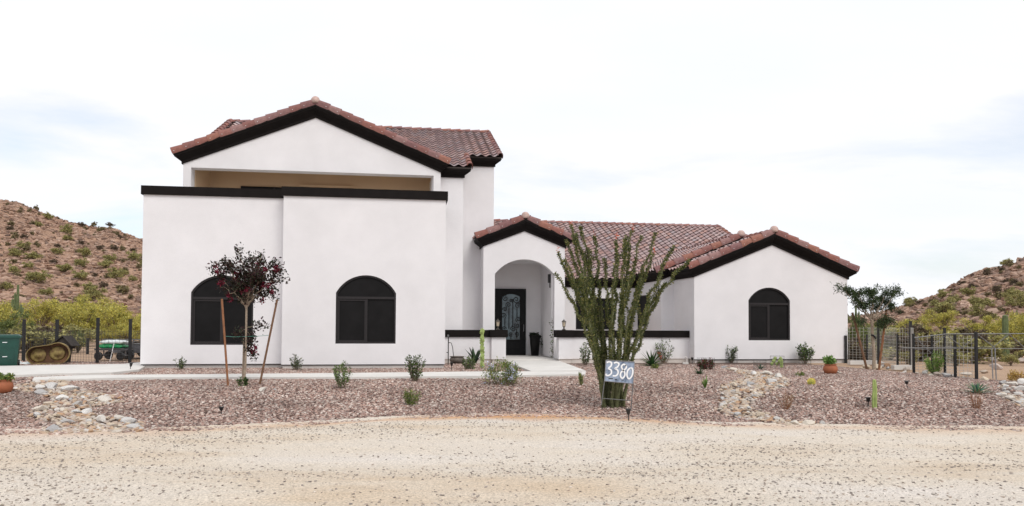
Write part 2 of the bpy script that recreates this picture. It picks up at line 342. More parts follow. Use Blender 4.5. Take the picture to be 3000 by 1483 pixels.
def scatter(obj, coll, dens, smin, smax, seed=1, patchy=False, power=1.):
    g = bpy.data.node_groups.new(obj.name+'_scatter', 'GeometryNodeTree')
    g.interface.new_socket('Geometry', in_out='INPUT', socket_type='NodeSocketGeometry'); g.interface.new_socket('Geometry', in_out='OUTPUT', socket_type='NodeSocketGeometry')
    gi = g.nodes.new('NodeGroupInput'); go = g.nodes.new('NodeGroupOutput')
    dp = g.nodes.new('GeometryNodeDistributePointsOnFaces'); dp.inputs['Density'].default_value = dens; dp.inputs['Seed'].default_value = seed
    ci = g.nodes.new('GeometryNodeCollectionInfo'); ci.inputs['Collection'].default_value = coll; ci.inputs['Separate Children'].default_value = True; ci.inputs['Reset Children'].default_value = True
    ip = g.nodes.new('GeometryNodeInstanceOnPoints'); ip.inputs['Pick Instance'].default_value = True
    rr = g.nodes.new('FunctionNodeRandomValue'); rr.data_type = 'FLOAT_VECTOR'; rr.inputs[0].default_value = (-.5, -.5, 0); rr.inputs[1].default_value = (.5, .5, 6.283); rr.inputs['Seed'].default_value = seed+3
    rs = g.nodes.new('FunctionNodeRandomValue'); rs.data_type = 'FLOAT'; rs.inputs['Seed'].default_value = seed+5
    pw = g.nodes.new('ShaderNodeMath'); pw.operation = 'POWER'; pw.inputs[1].default_value = power
    mr = g.nodes.new('ShaderNodeMapRange'); mr.inputs[3].default_value = smin; mr.inputs[4].default_value = smax
    L(g, rs.outputs[1], pw.inputs[0]); L(g, pw.outputs[0], mr.inputs[0])
    if patchy:
        nz = g.nodes.new('ShaderNodeTexNoise'); nz.inputs['Scale'].default_value = .9; nz.inputs['Detail'].default_value = 5.; mq = g.nodes.new('ShaderNodeMapRange'); mq.inputs[1].default_value = .42; mq.inputs[2].default_value = .68; mq.inputs[3].default_value = dens*.18; mq.inputs[4].default_value = dens*2.4
        ps = g.nodes.new('GeometryNodeInputPosition'); vm = g.nodes.new('ShaderNodeVectorMath'); vm.operation = 'MULTIPLY'; vm.inputs[1].default_value = (.35, 1.2, 1); L(g, ps.outputs[0], vm.inputs[0]); L(g, vm.outputs[0], nz.inputs['Vector']); L(g, nz.outputs[0], mq.inputs[0]); L(g, mq.outputs[0], dp.inputs['Density'])
    L(g, gi.outputs[0], dp.inputs[0]); L(g, dp.outputs[0], ip.inputs['Points']); L(g, ci.outputs[0], ip.inputs['Instance'])
    L(g, rr.outputs[0], ip.inputs['Rotation']); L(g, mr.outputs[0], ip.inputs['Scale']); L(g, ip.outputs[0], go.inputs[0])
    md = obj.modifiers.new('scatter', 'NODES'); md.node_group = g
POLYS = [SIDE, WALK, DRIVE]
LP = [(40, 1112), (180, 1108), (215, 1140), (270, 1150), (350, 1165), (350, 1182), (262, 1195), (268, 1215), (330, 1228), (420, 1245), (412, 1266), (130, 1271), (150, 1245), (95, 1225), (90, 1205), (160, 1178), (130, 1158), (40, 1145)]
MP = [(2115, 1078), (2200, 1088), (2300, 1105), (2310, 1130), (2260, 1150), (2200, 1185), (2220, 1205), (2320, 1238), (2440, 1245), (2300, 1250), (2160, 1225), (2105, 1210), (2115, 1160), (2110, 1135), (2190, 1105)]
RP = [(2915, 1125), (2945, 1118), (3030, 1130), (3030, 1205), (2960, 1180), (2925, 1160)]
SWALES = [[tuple(gp(*q).xy) for q in p] for p in (LP, MP, RP)]
def in_house(x, y):
    u = (x-HO[0])*eu[0]+(y-HO[1])*eu[1]; v = (x-HO[0])*ev[0]+(y-HO[1])*ev[1]
    return ((u > -11.3) & (u < -7.1) & (v > .45)) | ((u > -7.1) & (u < -2.1) & (v > 0)) | ((u >= -2.1) & (u < 7.2) & (v > 3.0)) | ((u >= 7.2) & (u < 13.3) & (v > 2.6))
def gskip(x, y):
    k = (y < edge(x)-.02-.08*np.sin(x*7)) | (y > 26) | (np.abs(x) > .70*y+4.) | in_house(x, y) | ((x > 12.4+.28*(20.5-y)) & (y > 18.5))
    for p in POLYS: k |= inpoly(x, y, p)
    hs = np.mod(np.sin(x*127.1+y*311.7)*43758.5, 1)
    for p in SWALES: k |= inpoly(x, y, p) & (hs > .35)
    return k
gr = grid_mesh('gravel', np.arange(-21, 21, .12), np.arange(10.8, 26.2, .12), lambda X, Y: gz(X, Y)+.004, None, skip=gskip)
scatter(gr, stone_coll('gravel_stone', 'stone_gravel', 6), 520, .016, .041, 2)
tag(gr, 'reddish brown landscaping gravel covering the front yard', 'gravel', kind='stuff')
sw = grid_mesh('swale_cobbles', np.arange(-11, 11, .12), np.arange(10.8, 26.2, .12), lambda X, Y: gz(X, Y)+.012, None, skip=lambda x, y: ~(inpoly(x, y, SWALES[0]) | inpoly(x, y, SWALES[1]) | inpoly(x, y, SWALES[2])))
scatter(sw, stone_coll('cobble_stone', 'rock_warm', 5, 2), 95, .03, .075, 8)
tag(sw, 'small tan and white cobbles lying between the swale rocks', 'cobbles', kind='stuff')
pb = grid_mesh('road_pebbles', np.arange(-14, 14.1, .25), np.arange(4., 14.3, .2), lambda X, Y: roadz(X, Y)+.003, None, skip=lambda x, y: (y > edge(x)-.1) | (np.abs(x) > .7*y+3.5))
scatter(pb, stone_coll('pebble_stone', 'pebble', 4, 1, .55), 300, .003, .024, 5, True, 5.0)
tag(pb, 'small dark pebbles strewn over the sandy dirt road', 'pebbles', kind='stuff')

# ------------------------------------------------------------------ hills
def fbm(x, y, s, o=5, seed=0):
    r = np.random.default_rng(seed); z = 0*x; a = 1.
    for _ in range(o):
        t = r.uniform(0, 6.28, 6); k = s*r.uniform(.8, 1.25)
        z = z + a*(np.sin(x*k+t[0]+1.3*np.sin(y*k*.7+t[1]))*np.sin(y*k*1.1+t[2]+1.1*np.sin(x*k*.8+t[3]))); s *= 2.1; a *= .5
    return z
LSIL = [(-3000, 900), (-1800, 820), (-1000, 700), (-500, 600), (-200, 572), (0, 587), (57, 597), (107, 617), (164, 639), (209, 653), (237, 662), (271, 666), (294, 667), (322, 663), (362, 684), (396, 696), (416, 702), (520, 740), (800, 850), (1100, 930), (1300, 946)]
RSIL = [(2150, 946), (2350, 938), (2500, 930), (2570, 922), (2620, 906), (2680, 889), (2760, 862), (2810, 827), (2850, 808), (2900, 788), (2935, 784), (2965, 772), (2990, 760), (3050, 742), (3300, 660), (3800, 580), (4400, 640), (5200, 860)]
def hill(name, sil, D0, D1, seed, label):
    sil = np.array(sil, float); pxs = np.arange(sil[0, 0], sil[-1, 0]+1, 14.); Ds = np.concatenate([np.linspace(D0, D1, 90), D1+np.linspace(3, 90, 14)])
    A, D = np.meshgrid((pxs-1500)/F, Ds); cr = np.interp(A*F+1500, sil[:, 0], sil[:, 1])
    top = (HY+ROLL*A*F-cr)/F*D1+EYE
    t = np.clip((D-D0)/(D1-D0), 0, 1); back = np.clip((D-D1)/90, 0, 1)
    X = A*D; Z = -.6+(top+.6)*(.35*t+.65*t**1.45)*(1-.75*back)
    X0, Y0 = X, D
    Z = Z+t*(.9*fbm(X, D, .045, 3, seed)*t*(1-t)*4*.9+.22*fbm(X, D, .35, 4, seed+1))*np.clip(top/6, 0, 1)
    ny, nx = X.shape; V = np.stack([X, D, Z], -1).reshape(-1, 3)
    i = np.arange((ny-1)*(nx-1)); a = (i//(nx-1))*nx+i % (nx-1); Fc = np.stack([a, a+1, a+nx+1, a+nx], 1)
    me = bpy.data.meshes.new(name); me.from_pydata(V.tolist(), [], Fc.tolist())
    o = tag(link(name, me, 'hill_soil', smooth=True, fix=False), kind='structure')
    sc = np.where((V[Fc].mean(1)[:, 1] < D1+4) & (np.abs(V[Fc].mean(1)[:, 0]/V[Fc].mean(1)[:, 1]) < .92) & (np.abs(V[Fc].mean(1)[:, 0]/V[Fc].mean(1)[:, 1]) > .40))[0]
    me2 = bpy.data.meshes.new('hill_rocks'); me2.from_pydata(V.tolist(), [], Fc[sc].tolist()); ro = link('hill_rocks', me2, None, fix=False)
    return o, ro, (X, D, Z)
hillc = stone_coll('hill_stone', 'hill_rock', 5, 1, .7)
_, hr1, HG1 = hill('hill', LSIL, 62., 165., 3, '')
scatter(hr1, hillc, 2.2, .12, .72, 11, power=2.5)
tag(hr1, 'brown boulders and rubble strewn over the left hillside', 'boulders', kind='stuff')
_, hr2, HG2 = hill('hill', RSIL, 55., 130., 9, '')
scatter(hr2, hillc, 2.6, .14, .85, 17, power=2.2)
tag(hr2, 'grey brown boulders strewn over the right hillside', 'boulders', kind='stuff')
def hill_point(HG, px, py):                             # pixel -> nearest surface point of a hill along the ray
    X, D, Z = HG; A = (px-1500)/F; j = int(np.argmin(np.abs(X[0]/D[0]-A)))
    yy = [proj((X[i, j], D[i, j], Z[i, j]))[1] for i in range(90)]
    for i in range(90):
        if yy[i] <= py: return Vector((X[i, j], D[i, j], Z[i, j]))
    return Vector((X[89, j], D[89, j], Z[89, j]))

# ------------------------------------------------------------------ house
house = thing('house', 'white stucco two-storey house with red tile roofs and black trim', 'house', tuple(HO), TH)
def arch(uL, uR, zb, zs, zt, n=20):                     # outline: rectangle with segmental arch on top
    a = (uR-uL)/2; r = zt-zs; R = (a*a+r*r)/(2*r); cz = zt-R; cu = (uL+uR)/2; w = math.asin(min(1, a/R))
    if r > a*.999: w = pi/2
    return [(uL, zb), (uR, zb)]+[(cu+R*math.sin(w-2*w*i/n), cz+R*math.cos(w-2*w*i/n)) for i in range(n+1)]
def panel(outer, holes, v0, th, mb=None):               # vertical wall slab in the u-z plane, with openings
    mb = mb or MB(); loops = [outer]+holes
    tr = tessellate_polygon([[Vector((u, z, 0)) for u, z in l] for l in loops]); flatp = [p for l in loops for p in l]; n = len(flatp)
    vs_ = [(u, v0, z) for u, z in flatp]+[(u, v0+th, z) for u, z in flatp]
    fs = [tuple(t) for t in tr]+[tuple(n+i for i in t) for t in tr]; o = 0
    for l in loops:
        k = len(l); fs += [(o+i, o+(i+1) % k, n+o+(i+1) % k, n+o+i) for i in range(k)]; o += k
    return mb.add(vs_, fs)
def inset(poly, d):
    out = []; n = len(poly); ar = sum(poly[i][0]*poly[(i+1) % n][1]-poly[(i+1) % n][0]*poly[i][1] for i in range(n)); sg = 1 if ar > 0 else -1
    for i in range(n):
        p0, p1, p2 = Vector(poly[i-1]), Vector(poly[i]), Vector(poly[(i+1) % n]); a = (p1-p0).normalized(); b = (p2-p1).normalized()
        na = Vector((-a.y, a.x))*sg; nb = Vector((-b.y, b.x))*sg; m = (na+nb); m = m/max(.3, m.length_squared)*2
        out.append((p1.x+m.x*d, p1.y+m.y*d))
    return out
def ring(outer, d, v0, v1): return panel(outer, [inset(outer, d)], v0, v1-v0)
def arch_window(uL, uR, zb, zs, zt, v, bar, mid, parent=house):
    A = arch(uL, uR, zb, zs, zt)
    w = ring(A, .055, v+.03, v+.09).build('window', 'winframe', parent)
    panel(inset(A, .04), [], v+.075, .02).build('pane', 'screen', w)
    MB().box(uL+.05, uR-.05, v+.035, v+.085, bar-.035, bar+.04).build('transom', 'winframe', w)
    MB().box(mid-.03, mid+.03, v+.045, v+.085, zb+.05, bar-.03).build('mullion', 'winframe', w)
    s = panel([(uL+.06, zb+.055), (mid-.005, zb+.055), (mid-.005, bar-.045), (uL+.06, bar-.045)], [[(uL+.11, zb+.105), (mid-.06, zb+.105), (mid-.06, bar-.095), (uL+.11, bar-.095)]], v+.055, .02)
    s.build('sash', 'winframe', w)
    return A
UL1, US, UR = -11.31, -7.10, -2.13; ZCAP = 5.44
wB = (-5.50, -3.665, .64, 2.21, 2.765); wA = (-9.885, -8.04, .585, 2.20, 2.735)
wR = (9.30, 10.96, .70, 2.19, 2.675)
hA = arch_window(*wA, .5, 2.02, -8.97); hB = arch_window(*wB, 0, 2.06, -4.57); hR = arch_window(*wR, 2.6, 2.06, 10.13)
GB = -.32
panel([(UL1, 0), (US+.02, 0), (US+.02, 5.18), (UL1, 5.18)], [hA], .5, .3).build('wall', 'stucco', house)
panel([(US, 0), (UR, 0), (UR, 5.18), (US, 5.18)], [hB], 0, .3).build('wall', 'stucco', house)
for a_ in ((UL1, UL1+.25, .79, 7.5, 0, 5.18), (UR-.25, UR, .29, 4.6, 0, 5.18), (US, US+.2, .29, .9, 0, 5.18), (UL1+.2, UR-.2, 7.2, 7.5, 0, 5.1)): MB().box(*a_).build('wall', 'stucco', house)
b = MB(); b.box(UL1+.1, US, .57, .75, GB, .02); b.box(US+.03, UR-.03, .05, .22, GB, .02); b.box(UR-.22, UR-.03, .2, 4, GB, .02); b.box(UL1+.05, UL1+.2, .6, 7, GB, .02); b.build('stem_wall', 'stem', house)
for a_ in ((UL1+.01, US+.02, .525, .6, -.025, .0), (US+.01, UR-.005, .02, .08, -.025, 0.0), (7.19, 13.3, 2.62, 2.7, -.025, 0)): MB().box(*a_).build('weep_screed', 'black_metal', house)
MB().box(UL1+.2, UR-.2, .7, 7.3, 4.0, 4.2).build('balcony_floor', 'concrete', house)
def capbox(mb, u0, u1, v0, v1, z0, z1): mb.box(u0, u1, v0, v1, z0, z1)
b = MB(); b.box(UL1-.06, US-.062, .44, .86, 5.17, ZCAP); b.box(UL1-.06, UL1+.31, .86, 7.5, 5.17, ZCAP); b.build('parapet_cap', 'trim', house)
b = MB(); b.box(US-.06, UR+.06, -.06, .36, 5.172, ZCAP+.012); b.box(US-.06, US+.3, .36, .9, 5.172, ZCAP+.012); b.box(UR-.31, UR+.06, .36, 4.0, 5.172, ZCAP+.012); b.build('parapet_cap', 'trim', house)

# cornice: moulded trim swept along a roof edge
PROF = [(0, 0), (.045, .0), (.05, .09), (.075, .12), (.12, .17), (.19, .25), (.235, .29), (.24, .34), (.262, .345), (.262, .425), (0, .425)]
def cornice(path, parent):
    """path: (u, v, z, out_u, out_v, dz per out)"""
    mb = MB(); k = len(PROF)
    vs_ = [(u+ou*o, v+ov*o, z+h+dz*o) for (u, v, z, ou, ov, dz) in path for o, h in PROF]
    fs = [(i*k+j, i*k+(j+1) % k, (i+1)*k+(j+1) % k, (i+1)*k+j) for i in range(len(path)-1) for j in range(k)]
    fs += [tuple(range(k)), tuple(range((len(path)-1)*k, len(path)*k))[::-1]]
    return mb.add(vs_, fs).build('cornice', 'trim', parent)
# roof tiles -------------------------------------------------------
TW, TE, TL = .33, .36, .44
TINTS = [(.37, .245, .23), (.42, .295, .28), (.35, .24, .235), (.46, .34, .325), (.40, .30, .295), (.34, .235, .232), (.41, .255, .225), (.37, .30, .305)]
def lowtile():
    n = 8; V = []; Fc = []
    prof = [(TW*i/n, .038*math.cos(2*pi*i/n)) for i in range(n+1)]
    for y, dz in ((0, .080), (TL, .028)):
        V += [(x+.004*(1 if y else 0), y, z+dz) for x, z in prof]
    V += [(x, -.001, z+.081) for x, z in prof]+[(x, .004, z+.080-.009) for x, z in prof]
    m = n+1
    Fc = [(i, i+1, m+i+1, m+i) for i in range(n)]+[(3*m+i, 3*m+i+1, 2*m+i+1, 2*m+i) for i in range(n)]
    return np.array(V), Fc
TV, TF = lowtile()
def tint_mesh(name, V, Fc, c, m='tile', smooth=False):
    me = bpy.data.meshes.new(name); me.from_pydata([tuple(p) for p in V], [], Fc)
    a = me.color_attributes.new('Col', 'FLOAT_COLOR', 'POINT')
    for i in range(len(V)): a.data[i].color = (c[i] if hasattr(c[0], '__len__') else c)+(1,)
    me.materials.append(MATS[m])
    if smooth: me.polygons.foreach_set('use_smooth', [True]*len(Fc))
    return me
def tile_cols(c): return [c]*18+[tuple(x*.85 for x in c)]*18   # the front edge is coloured a little darker than the face
TILE_ME = [tint_mesh('roof_tile', TV, TF, tile_cols(c)) for c in TINTS]
INDIV = []                                              # candidate tiles: (size on picture, matrix, tint, roof)
def tile_field(roof, O, a, s, nW, nL, keep=None, cand=None):
    """O eave corner, a along the eave, s up the slope (unit vectors)"""
    O = Vector(O); a = Vector(a).normalized(); s = Vector(s).normalized(); n = a.cross(s); n = n if n.z > 0 else -n
    R = Matrix((a, s, n)).transposed().to_4x4(); rest = []
    for j in range(nL):
        for i in range(nW):
            p = O+a*(i*TW)+s*(j*TE)+n*rnd.uniform(-.003, .003)
            c = p+a*TW/2+s*TE/2
            if keep and not keep(c.x, c.y, c.z): continue
            Mx = Matrix.Translation(p) @ R @ Matrix.Rotation(rnd.uniform(-.006, .006), 4, 'Z')
            t = rnd.randrange(len(TINTS)); w = h2w(*c); d = np.linalg.norm(w-CP); nw = eu*n.x+ev*n.y+np.array([0, 0, n.z])
            ar = TW*TE*abs(nw@(w-CP))/d**3
            if cand and cand(*proj(w)): INDIV.append((ar, Mx, t, roof))
            else: rest.append((Mx, t))
    return rest
REST = {}
def keep_rest(roof, lst): REST.setdefault(roof.name, (roof, []))[1].extend(lst)
def rake_profile():
    return [(.055, -.13), (.068, -.05), (.066, .03), (.045, .085), (0, .115), (-.06, .12), (-.12, .095), (-.16, .03)]
def barrel(prof, Lg, taper=.88):
    """tile running along local x (low end at 0), profile in y/z"""
    k = len(prof); V = []
    for x, sc, dz in ((0, 1, .028), (Lg, taper, 0)): V += [(x, y*sc, z*sc+dz) for y, z in prof]
    V += [(.002, y*.82, z*.82+.022) for y, z in prof]
    Fc = [(i, i+1, k+i+1, k+i) for i in range(k-1)]+[(2*k+i, 2*k+i+1, i+1, i) for i in range(k-1)]+[(0, k, k+k-1, k-1)]
    return V, Fc[:-1]
RV, RF = barrel(rake_profile(), .48)
# fixing screw on the face of each rake tile
def with_screw(V, Fc, c, sgn):
    V = [(x, y*sgn, z) for x, y, z in V]; o = len(V); V = V+[(.09+.012*math.cos(w), .066*sgn+sgn*.010, -.045+.012*math.sin(w)+.02) for w in [2*pi*i/6 for i in range(6)]]
    return V, Fc+[tuple(range(o, o+6))], [c]*o+[(.85, .85, .85)]*6
RAKE_TINTS = [(.25, .105, .085), (.22, .10, .088), (.27, .125, .105), (.20, .10, .098), (.27, .155, .145), (.28, .125, .092), (.23, .125, .12)]
RAKE_ME = {sg: [tint_mesh('rake_tile', *with_screw(RV, RF, c, sg)) for c in RAKE_TINTS] for sg in (1, -1)}
BV, BF = barrel([(.15*math.cos(w), .15*math.sin(w)*.9) for w in [pi*i/8 for i in range(9)]], .48, .86)
RIDGE_ME = [tint_mesh('ridge_tile', BV, BF, c) for c in RAKE_TINTS]
def rake(roof, P0, P1, outv):                            # tiles stepping up a rake from the low end P0
    P0, P1 = Vector(P0), Vector(P1); d = P1-P0; n = max(1, round(d.length/.43)); st = d.length/n; x = d.normalized(); y = Vector(outv).normalized(); z = x.cross(y)
    sg = 1
    if z.z < 0: z = -z; sg = 1
    # keep a right-handed frame: mirror the tile instead
    if x.cross(y).dot(z) < 0: y = -y; sg = -1
    R = Matrix((x, y, z)).transposed().to_4x4()
    for i in range(n): inst('rake_tile', rnd.choice(RAKE_ME[sg]), Matrix.Translation(P0+x*(i*st)+z*rnd.uniform(-.004, .006)) @ R @ Matrix.Rotation(rnd.uniform(-.012, .012), 4, 'Z'), roof)
def ridge(roof, P0, P1):
    P0, P1 = Vector(P0), Vector(P1); d = P1-P0; n = max(1, round(d.length/.42)); st = d.length/n; x = d.normalized(); z = Vector((0, 0, 1)); y = z.cross(x).normalized(); z = x.cross(y)
    R = Matrix((x, y, z)).transposed().to_4x4()
    for i in range(n): inst('ridge_tile', rnd.choice(RIDGE_ME), Matrix.Translation(P0+x*(i*st)+z*rnd.uniform(-.004, .006)) @ R, roof)
def dome(roof, p):                                       # mortared end cap where a gable ridge meets the front
    b = MB(); b.lathe([(.001, .155), (.06, .148), (.115, .11), (.145, .05), (.15, -.02), (.14, -.09)], 14, p, (.50, .36, .32)); o = b.build('ridge_end_cap', 'tile', roof, True)
    for q in (-1, 1): MB().tube([(p[0]+q*.17, p[1]-.03, p[2]-.12), (p[0]+q*.155, p[1]-.035, p[2]-.02), (p[0]+q*.13, p[1]-.03, p[2]+.06)], .018, 5).build('mortar', 'rock_pale', roof)
OV = .27
def gable_roof(u0, zp, uL, uR, zc, vf, vb, vbl=None, vbr=None, tiles=True, left=True, right=True, cand=None, keep=None):
    """front gable: wall-line corners (uL,zc),(uR,zc), peak (u0,zp), front plane vf"""
    roof = None; s = (zp-zc)/((uR-uL)/2); H = .43
    dk = MB(); vo = vf-OV+.01; eL = uL-OV; eR = uR+OV; zL = zc-s*OV+H; zR = zL; zt = zp+H
    dk.add([(eL, vo, zL), (u0, vo, zt), (eR, vo, zR), (eL, vb, zL), (u0, vb, zt), (eR, vb, zR), (eL, vo, zL-.02), (u0, vo, zt-.02), (eR, vo, zR-.02), (eL, vb, zL-.02), (u0, vb, zt-.02), (eR, vb, zR-.02)],
           [(0, 1, 4, 3), (1, 2, 5, 4), (6, 9, 10, 7), (7, 10, 11, 8), (0, 6, 7, 1), (1, 7, 8, 2), (3, 0, 6, 9), (5, 2, 8, 11)])
    roof = dk.build('roof', 'deck', house)
    cornice([(uL, vbl or vb, zc, -1, 0, -s), (uL, vf, zc, -1, -1, -s), (u0, vf, zp, 0, -1, 0), (uR, vf, zc, 1, -1, -s), (uR, vbr or vb, zc, 1, 0, -s)], roof)
    ln = math.hypot(u0-eL, zt-zL); nL = int(ln/TE)+1; nW = int((vb-vo)/TW)
    if left: keep_rest(roof, tile_field(roof, (eL-.03, vo+.10+nW*TW, zL), (0, -1, 0), (u0-eL, 0, zt-zL), nW, nL, lambda u, v, z: u < u0+.02 and (not keep or keep(u, v, z)), cand))
    if right: keep_rest(roof, tile_field(roof, (eR+.03, vo+.10, zR), (0, 1, 0), (u0-eR, 0, zt-zR), nW, nL, lambda u, v, z: u > u0-.02 and (not keep or keep(u, v, z))))
    rake(roof, (eL-.05, vo+.05, zL+.035), (u0-.08, vo+.05, zt+.05), (0, -1, 0)); rake(roof, (eR+.05, vo+.05, zR+.035), (u0+.08, vo+.05, zt+.05), (0, -1, 0))
    dome(roof, (u0, vo+.08, zt+.12)); ridge(roof, (u0, vo+.15, zt+.03), (u0, min(vb, vo+4), zt+.03))
    return roof
# upper gable over the balcony -------------------------------------
gL, gR, gz_, gp_ = -10.87, -2.15, 6.66, 8.425; gu = (gL+gR)/2; VF = 3.0
outer = [(gL, 4.1), (gR, 4.1), (gR, gz_+.05), (gu, gp_+.05), (gL, gz_+.05)]
panel(outer, [[(-10.615, 4.3), (-2.40, 4.3), (-2.40, 6.54), (-10.615, 6.54)]], VF, .45).build('wall', 'stucco', house)
for a_ in ((gL, gL+.25), (gR-.25, gR)): MB().box(*a_, VF+.44, 12, 4.1, gz_+.05).build('wall', 'stucco', house)
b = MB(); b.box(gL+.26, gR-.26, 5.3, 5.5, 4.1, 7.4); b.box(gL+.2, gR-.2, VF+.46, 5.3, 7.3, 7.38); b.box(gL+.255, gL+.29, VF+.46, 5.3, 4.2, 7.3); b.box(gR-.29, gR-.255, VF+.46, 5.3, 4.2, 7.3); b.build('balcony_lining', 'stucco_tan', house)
u0, z0 = uz(706, 546, 5.3); u1, _ = uz(900, 546, 5.3)
w = panel([(u0, 4.22), (u1, 4.22), (u1, z0), (u0, z0)], [], 5.25, .06).build('balcony_door', 'iron', house)
MB().box((u0+u1)/2-.03, (u0+u1)/2+.03, 5.22, 5.25, 4.22, z0).build('stile', 'winframe', w)
u0, z0 = uz(874, 541, 5.25); u1, _ = uz(1034, 541, 5.25)
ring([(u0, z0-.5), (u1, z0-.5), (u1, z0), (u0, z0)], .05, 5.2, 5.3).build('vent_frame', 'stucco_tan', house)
gable_roof(gu, gp_, gL, gR, gz_, VF, 8.2, 8.2, 3.35)
# two-storey block on the right of the gable, stepping back ---------
s2 = .47; VW1, VW2 = 3.3, 5.0; z1 = ZZ(1335, 520, VW1); uW1 = U(1357, 600, VW1); uW2 = U(1447, 560, VW2); z2 = z1+s2*(VW2-VW1); VR2 = 9.1
MB().box(gR-.3, uW1, VW1, 9, GB, z1+.1).build('wall', 'stucco', house)
MB().box(uW1-.5, uW2, VW2, 13.1, GB, z2+.1).build('wall', 'stucco', house)
uLe = U(590, 400, 8.5)
roof2 = MB(); rR = uW2+.27; H = .43
def zdeck(v): return z1+H+s2*(v-VW1)
def slab(mb, u0, u1, v0, v1, zf, t=.03):
    mb.add([(u0, v0, zf(v0)), (u1, v0, zf(v0)), (u1, v1, zf(v1)), (u0, v1, zf(v1)), (u0, v0, zf(v0)-t), (u1, v0, zf(v0)-t), (u1, v1, zf(v1)-t), (u0, v1, zf(v1)-t)],
           [(0, 1, 2, 3), (7, 6, 5, 4), (0, 4, 5, 1), (1, 5, 6, 2), (2, 6, 7, 3), (3, 7, 4, 0)])
rL = U(672, 358, VR2)
slab(roof2, gR-.6, uW1+.27, VW1-OV, VW2-OV, zdeck); slab(roof2, rL, rR, VW2-OV, VR2, zdeck)
slab(roof2, rL, rR, VR2, VR2+5.2, lambda v: zdeck(VR2)-s2*(v-VR2))
roof2 = roof2.build('roof', 'deck', house)
cornice([(gR+.02, VW1, z1, 0, -1, -s2), (uW1, VW1, z1, 1, -1, -s2), (uW1, VW2, z1+s2*(VW2-VW1), 1, 0, 0)], roof2)
cornice([(uW1-.2, VW2, z2, 0, -1, -s2), (uW2, VW2, z2, 1, -1, -s2), (uW2, VR2, z2+s2*(VR2-VW2), 1, 0, 0)], roof2)
panel([(VW2, z2), (VR2*2-VW2, z2), (VR2, zdeck(VR2)-.05)], [], 0, .2)
b = MB(); b.add([(uW2, VW2+.1, z2+.05), (uW2, 2*VR2-VW2, z2+.05), (uW2, VR2, zdeck(VR2)-.1), (uW2-.2, VW2+.1, z2+.05), (uW2-.2, 2*VR2-VW2, z2+.05), (uW2-.2, VR2, zdeck(VR2)-.1)], [(0, 1, 2), (5, 4, 3), (0, 2, 5, 3), (1, 4, 5, 2), (0, 3, 4, 1)]); b.build('wall', 'stucco', house)
vis2 = lambda px, py: py < 470 and px > 1050 and (py-290) < (px-930)*.445-15
nu = int((rR-rL)/TW); nj = int((VR2-(VW2-OV))*math.hypot(1, s2)/TE)+1
keep_rest(roof2, tile_field(roof2, (rR-nu*TW-.14, VW2-OV-.04, zdeck(VW2-OV-.04)), (1, 0, 0), (0, 1, s2), nu, nj, lambda u, v, z: v < VR2, vis2))
og = rR-nu*TW-.14; nu = 6; og += round((uW1+.13-nu*TW-og)/TW)*TW; nlo = round((VW2-VW1)*math.hypot(1, s2)/TE); vlo = VW2-OV-.04-nlo*TE/math.hypot(1, s2)
keep_rest(roof2, tile_field(roof2, (og, vlo, zdeck(vlo)), (1, 0, 0), (0, 1, s2), nu, nlo, None, vis2))
ridge(roof2, (rR, VR2, zdeck(VR2)-.02), (rL, VR2, zdeck(VR2)-.02))
rake(roof2, (rR-.02, VW2-OV-.03, zdeck(VW2-OV)+.04), (rR-.02, VR2, zdeck(VR2)+.04), (1, 0, 0))
rake(roof2, (uW1+.25, VW1-OV-.03, zdeck(VW1-OV)+.04), (uW1+.25, VW2-OV, zdeck(VW2-OV)+.04), (1, 0, 0))
rake(roof2, (rL+.02, VW2-OV-.03, zdeck(VW2-OV)+.04), (rL+.02, VR2, zdeck(VR2)+.04), (-1, 0, 0))
# porch -------------------------------------------------------------
VP = 4.0; VD = 6.8; pL, pR = U(1416, 800, VP), U(1654.6, 800, VP); pz = (ZZ(1416, 724.5, VP)+ZZ(1654.6, 724.5, VP))/2; pp = ZZ(1535.4, 677.6, VP); pu = (pL+pR)/2
aL, aR = U(1449.7, 850, VP), U(1624.4, 850, VP); az = (ZZ(1449.7, 804, VP)+ZZ(1624.4, 804, VP))/2; aT = ZZ(1537, 760, VP)
A = arch(aL, aR, 0, az, aT, 26)
panel([(pL, -.01), (aL, -.01), (aL, 0)]+[A[i] for i in range(len(A)-1, 1, -1)]+[(aR, -.01), (pR, -.01), (pR, pz+.05), (pu, pp+.05), (pL, pz+.05)], [], VP, .32).build('wall', 'stucco', house)
b = MB(); b.box(aR, pR, VP+.319, VD, -.01, pz); b.box(pL, aL, VP+.319, VD, -.01, pz); b.box(aL-.3, pR, VD, VD+.2, -.01, 4.0); b.box(aL-.05, pR, VP+.32, VD, aT+.04, aT+.2); b.build('wall', 'stucco', house)
MB().box(aR-.05, aR+.002, VP+.32, VP+2.0, 0, aT+.03).build('pilaster', 'stucco', house)
MB().box(pL+.02, pR-.1, VP-.5, VD, -.3, -.02).build('porch_slab', 'concrete', house)
gable_roof(pu, pp, pL, pR, pz, VP, 12.5, 7.0, 7.3, cand=None)
